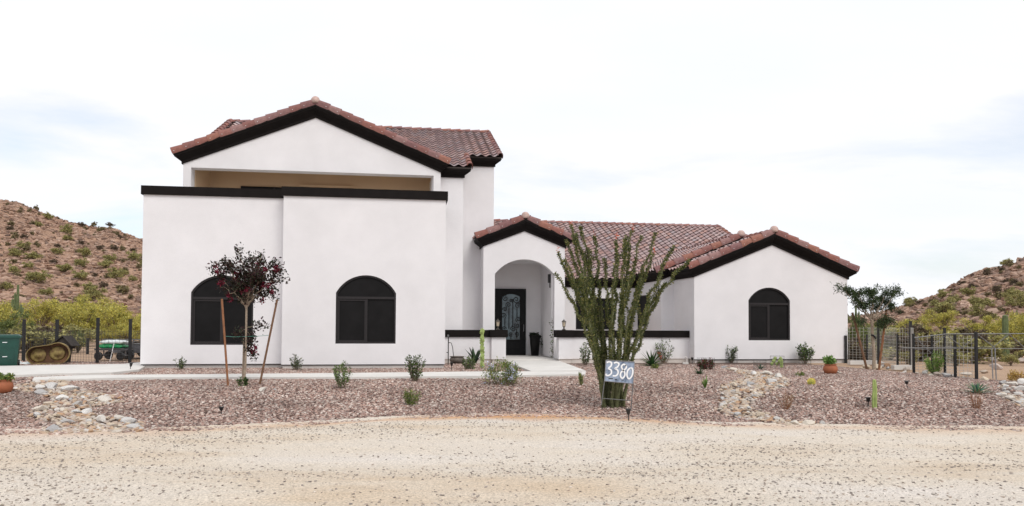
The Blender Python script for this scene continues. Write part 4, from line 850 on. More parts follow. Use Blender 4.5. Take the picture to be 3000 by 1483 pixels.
# right hand tree ------------------------------------------------------------
TB = gp(2560, 1084); TY = TB.y
tr = thing('young_tree', 'young thin tree with flat feathery crown beside the right wing', 'tree', TB)
mb = MB(); fork = rel(2554, 935); mb.tube([(0, 0, -.05), rel(2561, 1040), rel(2556, 980), fork], [.06, .05, .046, .05], 8)
mb.tube(arc(fork, fork+Vector((-.18, 0, .12)), (0, 0, .05), 4), .03, 6); mb.tube(arc(fork, fork+Vector((.2, 0, .1)), (0, 0, .05), 4), .03, 6)
PT = []
for (x, y, dy) in ((2472, 842, 0), (2492, 848, .2), (2515, 856, -.2), (2545, 850, .1), (2560, 870, -.3), (2585, 865, .3), (2602, 843, 0), (2625, 848, -.2), (2600, 880, .3), (2530, 888, -.2), (2515, 880, .2), (2612, 895, 0), (2570, 895, .3), (2560, 850, -.1)):
    e = rel(x, y, dy); st = arc(fork, e, (0, 0, -.12), 8, .02); mb.tube(st, [.020*(1-.75*k/8)+.003 for k in range(9)], 5)
    for q in range(7):
        e2 = st[rnd.randint(7, 8)]+Vector((rnd.gauss(0, .16), rnd.gauss(0, .16), rnd.uniform(-.13, .07))); PT += arc(st[7], e2, (0, 0, .04), 7, .01)[2:]
for (x, y) in ((2525, 940), (2590, 935), (2600, 945), (2580, 950)): PT += [rel(x, y, rnd.uniform(-.2, .2))+Vector((rnd.gauss(0, .1), rnd.gauss(0, .1), rnd.gauss(0, .08))) for _ in range(30)]
mb.build('trunk', 'bark_pale', tr)
Q = np.array([tuple(p) for p in PT]); Q = np.repeat(Q, 10, 0)+rng.normal(size=(len(Q)*10, 3))*.045
leaf_obj('crown', Q, .085, [(.04, .065, .024), (.06, .09, .033), (.03, .05, .02), (.08, .115, .045)], tr, .25)
stake('brown wooden stake leaning left of the young feathery tree', 2497, 916, 2540, 1083, w=.036, m='stake_brown')
stake('brown wooden stake leaning right of the young feathery tree', 2597, 906, 2575, 1083, w=.036, m='stake')
tag(MB().tube([at(2552, 981, TY-.09), at(2560, 984, TY-.1), at(2566, 992, TY-.08)], .03, 6).build('tree_tie', 'black_plastic'), 'black rubber tie round the trunk of the young feathery tree', 'tie')
# wire cages ------------------------------------------------------------------
def cage(label, px, py, wpx, hpx, m='wire_dark'):
    b0 = gp(px, py); d = b0.y; r = wpx/F*d/2; h = hpx/F*d; mb = MB(); n = 14
    for i in range(n): w = 2*pi*i/n; mb.tube([(r*math.cos(w), r*math.sin(w), -.02), (r*math.cos(w), r*math.sin(w), h)], .0028, 3)
    for k in range(5): mb.tube([(r*math.cos(2*pi*i/20), r*math.sin(2*pi*i/20), h*(k+.15)/4.2) for i in range(21)], .0028, 3, cap=False)
    o = mb.build('wire_cage', m, None, loc=b0); return tag(o, label, 'cage')
cage('dark wire cage round the shrub left of the right wing window', 2143, 1064, 34, 30); cage('dark wire cage round the wider shrub right of the right wing window', 2358, 1065, 34, 32)
cage('wire cage round the small agave below the right wing window', 2226, 1086, 36, 32); cage('wire cage round the red leafed bush near the wing corner', 2068, 1085, 50, 36); cage('wire cage round the small pad and column cactus', 2277, 1079, 40, 36)
# pots --------------------------------------------------------------------------
def pot(label, px, py, wpx, hpx):
    b0 = gp(px, py); d = b0.y; r = wpx/F*d/2; h = hpx/F*d; t = thing('terracotta_pot', label, 'pot', b0)
    MB().lathe([(r*.60, 0), (r*.85, h*.15), (r, h*.45), (r*.93, h*.72), (r*.76, h*.88), (r*.80, h*.94), (r*.86, h*.97), (r*.84, h), (r*.72, h*.99), (r*.68, h*.9)], 28).build('body', 'terracotta', t, True)
    MB().lathe([(.01, h*.9), (r*.7, h*.905), (r*.7, h*.91)], 20).build('soil', 'soil', t); return b0, r, h
b0, r, h = pot('round terracotta pot with green plant in front of the right wing corner', 2433, 1096, 41, 29)
t = thing('potted_plant', 'bright green leafy plant growing in the terracotta pot by the right wing', 'plant', b0+Vector((0, 0, h*.9))); leaf_obj('foliage', np.concatenate([blob(60, (rnd.uniform(-.12, .12), rnd.uniform(-.1, .1), rnd.uniform(.05, .24)), (.08, .08, .07), .2) for _ in range(9)]), .09, [(.16, .28, .06), (.12, .22, .05), (.22, .34, .10)], t, .5)
b0, r, h = pot('round terracotta pot at the left frame edge beside the rocks', 8, 1152, 54, 40)
t = thing('potted_plant', 'low green plant in the terracotta pot at the left frame edge', 'plant', b0+Vector((0, 0, h*.9))); leaf_obj('foliage', np.concatenate([blob(60, (rnd.uniform(-.15, .15), rnd.uniform(-.1, .1), rnd.uniform(.02, .1)), (.07, .07, .05), .2) for _ in range(8)]), .07, GRN+YLG, t, .4)
p = h2w(U(1567, 1040, VD-.6), VD-.6, -.02); t = thing('planter', 'tall tapered black planter beside the front door', 'planter', tuple(p)); MB().lathe([(.15, 0), (.20, .55), (.215, .78), (.235, .79), (.235, .83), (.20, .83), (.19, .78)], 24).build('body', 'planter', t, True)
t = thing('planter_plant', 'dark leafy plant drooping from the tall black planter', 'plant', tuple(p+np.array([0, 0, .80]))); leaf_obj('foliage', np.concatenate([blob(50, (rnd.uniform(-.2, .24), rnd.uniform(-.12, .12), rnd.uniform(-.06, .10)), (.09, .09, .06), .2) for _ in range(11)]+[blob(40, (.25, 0, -.3), (.04, .04, .2), .2)]), .075, [(.02, .03, .016), (.035, .045, .025)], t, .5)
p = h2w(aR-.03, VP+.16, -.02); t = thing('vine', 'thin green vine climbing the right jamb of the porch arch', 'vine', tuple(p)); MB().tube([(0, 0, 0), (-.02, 0, .5), (.01, 0, 1.0), (-.01, 0, 1.45)], .006, 4).build('stem', 'bark', t); leaf_obj('foliage', rng.normal(size=(90, 3))*np.array([.03, .03, 0])+np.array([-.02, 0, 0])+np.c_[np.zeros(90), np.zeros(90), rng.uniform(.05, 1.5, 90)], .07, DKG+GRN, t, .6)
# water standpipe, hose and clay basin by the low wall ----------------------------
Yp = gp(1313, 1070).y; b0 = gp(1313, 1070); t = thing('standpipe', 'thin dark water pipe standing by the corner of the tall white wall', 'pipe', b0)
h = (1070-987)/F*Yp; b = MB(); b.tube([(0, 0, -.02), (0, 0, h), (-.02, 0, h+.02), (-.05, 0, h+.02)], .016, 6); b.tube([(-.06, 0, .42), (0, 0, .43)], .014, 6); b.build('riser', 'black_metal', t); MB().lathe([(.03, 0), (.03, .06), (.012, .07)], 8, (-.01, 0, h)).build('valve', 'galv', t)
q = [at(1313, 1003, Yp)-b0, at(1322, 1005, Yp)-b0, at(1326, 1018, Yp)-b0, at(1329, 1045, Yp)-b0]; MB().tube(q, .012, 6).build('hose', 'black_plastic', t)
b0 = gp(1339, 1066); t = thing('clay_basin', 'round brown clay basin with dark rim at the foot of the water pipe', 'basin', b0); MB().lathe([(.14, 0), (.23, .06), (.26, .13), (.24, .20), (.21, .225), (.25, .24), (.25, .262), (.20, .262), (.18, .2)], 24).build('body', 'clay', t, True)
# solar path lights -----------------------------------------------------------------
def path_light(label, px, py, hpx, tilt=0.):
    b0 = gp(px, py); h = hpx/F*b0.y; t = thing('path_light', label, 'light', b0); t.rotation_euler = (0, tilt, 0)
    MB().tube([(0, 0, -.03), (0, 0, h*.55)], .010, 6).build('stem', 'black_plastic', t); MB().lathe([(.016, h*.5), (.030, h*.62), (.046, h*.92), (.05, h*.95), (.046, h), (.01, h)], 10).build('head', 'black_plastic', t)
path_light('black spotlight on a stake at the left corner of the house', 381, 1088, 26, .12); path_light('black garden light by the clay basin beside the sidewalk', 1323, 1085, 24); path_light('black garden light in front of the house number sign', 1842, 1234, 36, -.05)
path_light('black garden light at the foot of the right wing corner', 2028, 1066, 19); path_light('black garden light in the gravel right of the small column cactus', 2658, 1137, 21, -.1); path_light('black garden light in the gravel below the red flowering tree', 648, 1215, 23); path_light('thin garden light stub in the gravel beside the small column cactus', 2544, 1192, 28)
b0 = gp(2008, 1066); t = thing('drain_pipe', 'small pale pipe elbow on a block at the wing corner', 'pipe', b0); MB().box(-.10, .10, -.06, .06, -.03, .05).build('block', 'concrete', t); MB().tube([(.05, 0, .05), (.05, 0, .2), (.02, 0, .24), (-.03, 0, .22)], .025, 7).build('elbow', 'stem', t)
# house number sign ------------------------------------------------------------------
SY = gp(1849, 1203).y-.03; sb = gp(1806, 1190); sb = Vector((sb.x, SY, float(gz(sb.x, SY))))
sg = thing('number_sign', 'weathered metal frame sign hand-painted 3380 in front of the ocotillo', 'sign', sb)
Zm = lambda x, y, dy=0.: at(1740+x/5.79, 1020+y/5.79, SY+dy)-sb
b = MB(); c4 = [(205, 205), (690, 235), (665, 605), (180, 560)]; b.add([Zm(x, y) for x, y in c4]+[Zm(x, y, .012) for x, y in c4], [(3, 2, 1, 0), (4, 5, 6, 7), (0, 1, 5, 4), (1, 2, 6, 5), (2, 3, 7, 6), (3, 0, 4, 7)]); b.build('panel', 'sign_panel', sg)
b = MB(); ss = [Zm(x, y, -.004) for x, y in c4]
for i in range(4): b.tube([ss[i], ss[(i+1) % 4]], .009, 4)
b.build('frame', 'steel', sg)
for a_, c_ in (((182, 540), (128, 960)), ((662, 590), (628, 1080))): MB().tube([Zm(*a_, .008), Zm(*c_, .008)], .010, 5).build('leg', 'galv', sg)
MB().tube([Zm(150, 855, .004), Zm(645, 892, .004)], .008, 5).build('crossbar', 'galv', sg)
def ribbon(pts, w, dy):
    b = MB(); V = []; k = len(pts)
    for i in range(k):
        x0, y0 = pts[max(i-1, 0)]; x1, y1 = pts[min(i+1, k-1)]; l = math.hypot(x1-x0, y1-y0) or 1; nx, ny = -(y1-y0)/l*w/2, (x1-x0)/l*w/2; x, y = pts[i]
        V += [Zm(x+nx, y+ny, dy), Zm(x-nx, y-ny, dy)]
    return b.add(V, [(2*i, 2*i+1, 2*i+3, 2*i+2) for i in range(k-1)])
def spl(pts, n=5):
    out = []
    for i in range(len(pts)-1):
        p0, p1, p2, p3 = pts[max(i-1, 0)], pts[i], pts[i+1], pts[min(i+2, len(pts)-1)]
        for k in range(n):
            t = k/n; out.append(tuple(.5*((2*p1[c])+(p2[c]-p0[c])*t+(2*p0[c]-5*p1[c]+4*p2[c]-p3[c])*t*t+(3*p1[c]-p0[c]-3*p2[c]+p3[c])*t**3) for c in (0, 1)))
    return out+[pts[-1]]
DG = [[(218, 248), (255, 232), (296, 248), (292, 300), (248, 345), (290, 372), (296, 425), (255, 462), (212, 462), (200, 435)], [(338, 255), (385, 242), (424, 268), (402, 318), (358, 346), (400, 372), (410, 425), (375, 468), (318, 470)],
      [(548, 300), (505, 275), (468, 312), (488, 365), (518, 405), (524, 460), (490, 510), (455, 488), (452, 430), (490, 385), (538, 350), (550, 312), (535, 285)], [(625, 335), (580, 370), (560, 440), (572, 500), (600, 520), (640, 480), (660, 410), (652, 350), (622, 336)]]
for i, st in enumerate(DG): ribbon(spl(st), 27, -.006-.001*i).build('digit', 'white_paint', sg)
for x0, x1, y in ((250, 325, 515), (355, 392, 530), (470, 480, 545), (490, 503, 545)): ribbon([(x0, y), (x1, y+6)], 15, -.006).build('lettering_mark', 'black_plastic', sg)
# ------------------------------------------------------------------ rocks
RK = [stone_mesh('rock', 200+i, 'rock_pale', .62, 2, .16) for i in range(7)]; RW = [stone_mesh('rock', 300+i, 'rock_warm', .62, 2, .16) for i in range(5)]
PLACED = []
def rock(px, py, wpx, label, group=None, pool=None, hz=1.1):
    b0 = gp(px, py); r = wpx/F*b0.y/2.25; me = rnd.choice(pool or RK)
    o = bpy.data.objects.new('rock', me); C.objects.link(o); o.location = b0+Vector((0, 0, r*.36*hz)); o.scale = (r*rnd.uniform(.9, 1.1), r*rnd.uniform(.8, 1.1), r*hz*rnd.uniform(.85, 1.2)); o.rotation_euler = (rnd.uniform(-.3, .3), rnd.uniform(-.3, .3), rnd.uniform(0, 6.28))
    PLACED.append((px, py, wpx)); return tag(o, label, 'rock', group)
big = [(181, 1133, 30, 'pale upright block at the top of the left rock swale'), (150, 1140, 40, 'long white slab at the top of the left rock swale'), (118, 1140, 30, 'grey white slab left of the long white slab in the left swale'), (125, 1156, 34, 'white rock below the grey slab in the left swale'),
       (207, 1146, 44, 'flat pale slab on the right side of the left rock swale'), (234, 1163, 32, 'dark grey rock upper one of the stacked pair in the left swale'), (225, 1190, 36, 'mottled grey rock lower one of the stacked pair in the left swale'), (182, 1172, 32, 'cream yellow rock in the middle of the left swale'),
       (308, 1178, 40, 'grey white rock at the right tip of the left swale'), (138, 1190, 32, 'pale rock at the left edge of the left swale'), (113, 1207, 44, 'large beige slab at the lower left of the swale'), (110, 1222, 28, 'bluish white rock under the beige slab'), (222, 1214, 36, 'tan rock at the centre of the lower left swale'), (252, 1214, 38, 'pale flaking rock right of the tan centre rock'),
       (192, 1243, 38, 'bright white rock low in the left swale'), (152, 1266, 46, 'large pale rock at the left swale foot by the road'), (352, 1230, 34, 'grey boulder at the lower right end of the left swale'), (376, 1240, 44, 'white flat rock at the lower right end of the left swale'), (396, 1258, 42, 'pale rock at the far right foot of the left swale'), (296, 1236, 36, 'pale grey rock in the lower right of the left swale')]
for x, y, w, l in big: rock(x, y, w*1.05, l)
def fill(poly, n, w0, w1, label, group, pools, gap=.55):
    k = 0; tries = 0; xs_ = [p[0] for p in poly]; ys_ = [p[1] for p in poly]
    while k < n and tries < n*60:
        tries += 1; x = rnd.uniform(min(xs_), max(xs_)); y = rnd.uniform(min(ys_), max(ys_)); w = w0+(w1-w0)*rnd.random()**1.8
        if not inpoly(np.array([x]), np.array([y]), poly)[0]: continue
        if any((x-a)**2+((y-b_)*2.2)**2 < (gap*(w+c)/2)**2 for a, b_, c in PLACED): continue
        rock(x, y, w, label, group, rnd.choice(pools)); k += 1
fill(LP, 130, 12, 26, 'fist-sized tan or white rock filling the left rock swale', 'small rocks filling the left swale', [RK, RW, RW])
big = [(2152, 1088, 26, 'white rock at the top of the middle rock swale below the window'), (2122, 1080, 22, 'flat pale rock beside the top of the middle rock swale'), (2208, 1100, 28, 'pale pointed rock under the caged agave'), (2245, 1100, 36, 'broad pale rock below the caged agave'), (2282, 1110, 34, 'white slab right of the broad pale rock in the middle swale'), (2198, 1130, 26, 'white rock on the left of the middle swale'), (2260, 1124, 34, 'white slab in the centre of the middle swale'), (2150, 1132, 24, 'grey rock at the left edge of the middle swale'), (2125, 1140, 20, 'pale rock at the far left of the middle swale'), (2285, 1136, 24, 'bright white rock right of centre in the middle swale'), (2212, 1164, 24, 'bright white rock at the lower part of the middle swale'), (2196, 1200, 20, 'small orange rock low in the middle swale'), (2160, 1220, 28, 'pale flat rock near the foot of the middle swale'), (2226, 1222, 30, 'grey white rock near the foot of the middle swale'),
       (2278, 1232, 26, 'pale rock left of the roadside boulders in the middle swale'), (2330, 1246, 34, 'grey boulder in the roadside row of the middle swale'), (2368, 1246, 36, 'pale angular boulder in the roadside row of the middle swale'), (2408, 1244, 28, 'pointed grey boulder ending the roadside row of the middle swale'), (2430, 1250, 16, 'small rock after the pointed boulder by the road'), (2458, 1096, 18, 'grey rock beside the terracotta pot at the right wing')]
for x, y, w, l in big: rock(x, y, w*1.05, l)
fill(MP, 62, 11, 21, 'small white rock filling the middle rock swale below the right wing', 'small rocks filling the middle swale', [RK, RK, RW])
fill(RP, 34, 12, 34, 'pale grey rock in the pile at the right frame edge', 'rocks in the right pile', [RK])
BK = [(2480, 1072), (2660, 1078), (2700, 1092), (2900, 1112), (2900, 1120), (2660, 1096), (2480, 1080)]
fill(BK, 18, 12, 34, 'rough rock lying along the foot of the right fence', 'rocks along the right fence', [RK, RW])
rock(768, 1146, 24, 'whitish rock at the foot of the right tree stake'); rock(806, 1143, 11, 'small pale yellow stone right of the whitish rock'); rock(2590, 1072, 26, 'pale rock behind the young feathery tree')
# ------------------------------------------------------------------ fences
def fence(name, label, posts, wires, hgt):
    """posts: world base points (x,y), heights and radius; wires: list of (i, j, height)"""
    t = thing(name, label, 'fence', (posts[0][0], posts[0][1], float(gz(posts[0][0], posts[0][1])))); o = Vector(t.location)
    for x, y, h, r in posts:
        z = float(gz(x, y)); b = MB(); b.box(x-r-o.x, x+r-o.x, y-r-o.y, y+r-o.y, z-.2-o.z, z+h-o.z); b.box(x-r*1.2-o.x, x+r*1.2-o.x, y-r*1.2-o.y, y+r*1.2-o.y, z+h-o.z, z+h+.02-o.z); b.build('post', 'black_metal', t)
    for i, j, h, m in wires:
        a, c = Vector((posts[i][0], posts[i][1], gz(posts[i][0], posts[i][1]))), Vector((posts[j][0], posts[j][1], gz(posts[j][0], posts[j][1]))); a -= o; c -= o
        n = max(2, int((c-a).xy.length/.11)); b = MB(); r = .0055 if m == 'wire' else .0042
        for k in range(1, n): p = a.lerp(c, k/n); b.tube([p+Vector((0, 0, .02)), p+Vector((0, 0, h))], r, 3, cap=False)
        zz = .03
        while zz < h: b.tube([a+Vector((0, 0, zz)), c+Vector((0, 0, zz))], r, 3, cap=False); zz += .085+.05*zz/h
        b.build('wire_panel', m, t)
    return t
def gpost(px, py, top, r=.04): p = gp(px, py); return (p.x, p.y, (py-top)/F*p.y, r)
fence('wire_fence', 'black post and wire fence left of the house behind the trash bin', [gpost(-60, 1058, 938), gpost(68, 1058, 938), gpost(165, 1062, 938), gpost(284.5, 1065, 933), gpost(380, 1065, 937), gpost(440, 1065, 937)], [(k, k+1, 1.15, 'wire_dark') for k in range(5)], 1.2)
fence('wire_fence', 'lower black fence farther back beyond the left wire fence', [gpost(40, 1032, 992, .04), gpost(131, 1034, 992, .04), gpost(256, 1036, 992, .04), gpost(321, 1036, 993, .04), gpost(430, 1036, 994, .04)], [(k, k+1, .9, 'wire_dark') for k in range(4)], 1.)
PB = [gpost(2478, 1062, 985), gpost(2541, 1064, 982, .027), gpost(2574, 1070, 940, .033), gpost(2630, 1077, 982, .027), gpost(2669, 1080, 943, .034), gpost(2677.5, 1091, 980, .029)]
fence('wire_fence', 'black post fence with pale wire mesh running back beside the right wing', PB, [(0, 1, 1.35, 'wire'), (1, 3, 1.35, 'wire'), (3, 4, 1.35, 'wire'), (4, 5, 1.35, 'wire')], 1.3)
PB = [gpost(2677, 1094, 982, .027), gpost(2732, 1097, 982, .027), gpost(2769, 1101, 963, .029), gpost(2799, 1107, 981, .029), gpost(2861, 1112, 976, .030)]
fence('wire_fence', 'near right fence of black posts and pale wire mesh behind the bright green shrub', PB, [(k, k+1, 1.15, 'wire') for k in range(4)], 1.2)
# galvanised pipe gate frame on the right
q = gp(2861, 1112); gY = q.y+.25; t = thing('pipe_gate', 'long galvanised pipe gate frame with diagonal braces at the right', 'gate', at(2861, 1118, gY)); o = Vector(t.location)
G = lambda x, y: at(x, y, gY)-o
MB().tube([G(2679, 990), G(2770, 979), G(2955, 978), G(3060, 978)], .014, 6).build('top_rail', 'galv', t); MB().tube([G(2640, 1020), G(3060, 1022)], .010, 6).build('lower_rail', 'galv', t); MB().tube([G(2640, 1019), G(2905, 1017)], .007, 6).build('lower_rail', 'galv', t)
for x0, y0, x1, y1 in ((2682, 990, 2728, 1035), (2735, 1012, 2767, 985), (2772, 981, 2822, 1020), (2818, 1020, 2858, 985), (2864, 980, 2916, 1021), (2908, 1019, 2956, 979), (2956, 979, 3003, 1020)): MB().tube([G(x0, y0), G(x1, y1)], .011, 6).build('brace', 'galv', t)
for x, y1 in ((2908, 1110), (2918, 1119)): MB().tube([G(x-3, 1020), G(x+1, y1)], .016, 6).build('leg', 'steel', t)
b = MB(); pts = [gp(2486, 1069), gp(2628, 1069)]; 
for i, (xa, xb, y) in enumerate(((2487, 2580, 1068), (2615, 2672, 1083))):
    a, c = gp(xa, y), gp(xb, y); b = MB(); d = (c-a).normalized(); n_ = Vector((-d.y, d.x, 0))*.1; b.add([a-n_, c-n_, c+n_, a+n_]+[p+Vector((0, 0, .14)) for p in (a-n_, c-n_, c+n_, a+n_)], [(0, 1, 2, 3), (4, 5, 6, 7), (0, 1, 5, 4), (1, 2, 6, 5), (2, 3, 7, 6), (3, 0, 4, 7)])
    tag(b.build('concrete_curb', 'concrete'), ['low concrete curb under the fence beside the right wing', 'short concrete curb block between fence posts right of the young tree'][i], 'curb')
# ------------------------------------------------------------------ things by the driveway
b0 = gp(10, 1076); t = thing('trash_bin', 'dark green wheeled trash bin at the left edge of the driveway', 'bin', b0, .52); t.scale = (.80, .80, 1); w = .33; h = (1076-990)/F*b0.y
def frus(mb, x0, x1, X0, X1, y0, y1, Y0, Y1, z0, z1): mb.add([(x0, y0, z0), (x1, y0, z0), (x1, y1, z0), (x0, y1, z0), (X0, Y0, z1), (X1, Y0, z1), (X1, Y1, z1), (X0, Y1, z1)], [(3, 2, 1, 0), (4, 5, 6, 7), (0, 1, 5, 4), (1, 2, 6, 5), (2, 3, 7, 6), (3, 0, 4, 7)])
sx_ = .55; b = MB(); frus(b, -.44, .44, -.52, .52, -.33, .33, -.40, .40, 0, h); b.build('body', 'bin_green', t)
b = MB(); frus(b, -.56, .56, -.57, .57, -.44, .44, -.45, .45, h-.01, h+.05); frus(b, -.55, .55, -.46, .46, -.43, .43, -.34, .34, h+.05, h+.10); b.build('lid', 'bin_green', t)
b = MB(); frus(b, -.33, .33, -.36, .36, -.355, -.33, -.385, -.36, .03, h*.62); b.build('front_panel', 'bin_green', t); b = MB(); frus(b, -.24, .24, -.26, .26, -.375, -.35, -.395, -.37, .06, h*.30); b.build('lower_panel', 'bin_green', t)
for x0, z in ((-.02, h*.84), (-.01, h*.36)): MB().box(x0, x0+.15, -.405, -.385, z, z+.018).build('lettering_mark', 'white_paint', t)
for s_ in (-1, 1): MB().lathe([(.11, -.03), (.11, .03)], 16).build('wheel', 'black_plastic', t).matrix_local = Matrix.Translation((s_*.47, .34, .10)) @ Matrix.Rotation(pi/2, 4, 'Y')
# old rusty tub standing on edge, two round lobes
b0 = gp(138, 1068); k = b0.y/F; t = thing('metal_tub', 'old rusty metal tub with two round lobes standing on its side', 'tub', b0, .42)
c1, c2, r1_, r2_ = (-25*k, 27*k), (26*k, 32*k), 27*k, 32*k; ol = []
for i in range(40):
    a = pi*1.32-i/39*pi*1.64 if False else None
def lobe(inner=0.):
    o_ = []; R1, R2 = r1_-inner, r2_-inner
    for i in range(15): a = math.radians(262-i*12.6); o_.append((c1[0]+R1*math.cos(a), c1[1]+R1*math.sin(a)))
    for i in range(15): a = math.radians(122-i*14.4); o_.append((c2[0]+R2*math.cos(a), c2[1]+R2*math.sin(a)))
    o_ = [(x, max(z, .02+inner)) for x, z in o_]; return [p for i, p in enumerate(o_) if i == 0 or math.dist(p, o_[i-1]) > .004]
ou_ = lobe(); mb = panel(ou_, [lobe(.022)], -.14, .28); mb.build('rim', 'rust_yellow', t); panel(lobe(.03), [], .06, .06).build('back', 'rust', t)
for cx_, cz_ in (c1, c2):
    b = MB(); b.lathe([(.005, .09), (.05, .09), (.07, .05), (.11, .045), (.125, .02), (.17, .035), (.20, .015), (.24, .0)], 22); q = b.build('boss', 'rust_yellow', t, True); q.matrix_local = Matrix.Translation((cx_*.95, .06, cz_)) @ Matrix.Rotation(pi/2, 4, 'X')
# dark wooden birdhouse shaped box on a leaning post
b0 = at(190, 1064, gp(190, 1066).y+.5); b0.z = float(gz(b0.x, b0.y)); k = b0.y/F; t = thing('birdhouse', 'dark weathered wooden birdhouse on a thick post behind the rusty tub', 'birdhouse', b0); t.rotation_euler = (0, .10, 0)
MB().box(-.16, .12, -.12, .12, -.02, .55).build('post', 'dark_wood', t)
b = MB(); b.add([(x, y, z) for y in (-.2, .2) for x, z in ((-.24, .5), (.16, .5), (.20, .66), (-.04, .90), (-.30, .66))], [(0, 1, 2, 3, 4), (9, 8, 7, 6, 5)]+[(i, (i+1) % 5, 5+(i+1) % 5, 5+i) for i in range(5)]); b.build('box', 'dark_wood', t)
for s_ in (-1, 1): b = MB(); b.add([(-.04, -.26, .905), (-.04, .26, .905), (-.04+s_*.34, .26, .60), (-.04+s_*.34, -.26, .60), (-.04, -.26, .94), (-.04, .26, .94), (-.04+s_*.36, .26, .62), (-.04+s_*.36, -.26, .62)], [(0, 1, 2, 3), (7, 6, 5, 4), (0, 4, 5, 1), (1, 5, 6, 2), (2, 6, 7, 3), (3, 7, 4, 0)]); b.build('roof_board', 'dark_wood', t)
MB().tube([(-.02, -.21, .66), (-.02, -.195, .66)], .05, 12).build('entrance_hole', 'black_plastic', t)
# garden cart with two bags
b0 = at(337, 1060, 27.4); b0.z = float(gz(b0.x, b0.y)); k = b0.y/F; t = thing('garden_cart', 'flat garden cart with mesh sides behind the left fence', 'cart', b0); zt = .36
b = MB(); b.box(-46*k, 40*k, -.35, .35, zt, zt+.05); b.build('deck', 'cart', t)
for x in (-34, 30):
    for y in (-.34, .34): MB().lathe([(.03, -.04), (.12, -.045), (.15, -.03), (.15, .03), (.12, .045), (.03, .04)], 18).build('wheel', 'black_plastic', t).matrix_local = Matrix.Translation((x*k, y, .16)) @ Matrix.Rotation(pi/2, 4, 'X')
b = MB(); b.tube([(-34*k, -.34, .16), (-34*k, .34, .16)], .02, 6); b.tube([(-34*k, 0, .17), (-34*k, 0, zt)], .025, 6); b.build('axle', 'steel', t); b = MB(); b.tube([(30*k, -.34, .16), (30*k, .34, .16)], .02, 6); b.tube([(30*k, 0, .17), (30*k, 0, zt)], .025, 6); b.build('axle', 'steel', t)
MB().tube([(40*k, 0, zt+.03), (48*k, 0, zt+.25), (58*k, 0, zt+.33)], .018, 6).build('handle', 'galv', t); MB().tube([(-46*k, -.36, zt+.06), (40*k, -.36, zt+.06)], .015, 5).build('side_rail', 'galv', t)
def bag(label, x0, x1, z, hh, m):
    me = bmesh.new(); bmesh.ops.create_cube(me, size=1); bmesh.ops.subdivide_edges(me, edges=me.edges, cuts=6, use_grid_fill=True)
    for v in me.verts:
        x, y, zz = v.co; e = max(abs(x), abs(y))*2; v.co = Vector((x*(x1-x0)*(1-.05*abs(zz)), y*.55, zz*hh*(1-.72*e**4)+.012*math.sin(x*19+y*7)))
    m_ = bpy.data.meshes.new('bag'); me.to_mesh(m_); me.free(); o_ = link('bag', m_, m, None, True, loc=b0+Vector(((x0+x1)/2, 0, z+hh/2))); return tag(o_, label, 'bag')
bag('bright green plastic bag lying on the garden cart', -44*k, 30*k, zt+.05, .19, 'bag_green'); bag('white plastic bag lying on top of the green bag', -38*k, 32*k, zt+.22, .15, 'bag_white')
p0 = at(322, 1056, b0.y-.45); t = thing('garden_stake', 'thin pale stick leaning against the garden cart', 'stick', p0); MB().tube([(0, 0, -.05), at(334, 1007, b0.y-.42)-p0], .014, 5).build('pole', 'white_paint', t)
b0 = at(392, 1060, 29.); b0.z = float(gz(b0.x, b0.y)); k = b0.y/F; t = thing('utility_trailer', 'small dark trailer with pale rails half hidden by the house corner', 'trailer', b0)
MB().box(-38*k, 52*k, -.6, .6, .22, .55).build('bed', 'cart', t)
for z in (.56, .72): MB().tube([(-66*k if z > .6 else -38*k, -.6, z), (52*k, -.6, z)], .018, 5).build('rail', 'galv', t)
for x in (-36, -8, 20, 48): MB().tube([(x*k, -.6, .5), (x*k, -.6, .72)], .016, 5).build('rail_post', 'galv', t)
MB().tube([(-66*k, -.6, .72), (-84*k, -.6, .55), (-38*k, -.6, .3)], .016, 5).build('tongue', 'galv', t)
for y in (-.62, .62): MB().lathe([(.04, -.06), (.20, -.065), (.25, -.04), (.25, .04), (.20, .065), (.04, .06)], 18).build('wheel', 'black_plastic', t).matrix_local = Matrix.Translation((4*k, y, .24)) @ Matrix.Rotation(pi/2, 4, 'X')
b0 = gp(68, 1068); t = thing('scrap_metal', 'crumpled pale scrap piece on the ground between bin and rusty tub', 'scrap', b0); b = MB(); b.add([(-.22, 0, 0), (.18, -.05, 0), (.28, .1, .02), (-.1, .15, .03), (-.25, .05, .22), (-.05, .02, .06), (.1, .08, .09)], [(0, 1, 5), (1, 2, 6, 5), (0, 5, 4), (4, 5, 3), (3, 5, 6), (2, 3, 6), (0, 4, 3)]); b.build('sheet', 'bag_white', t)
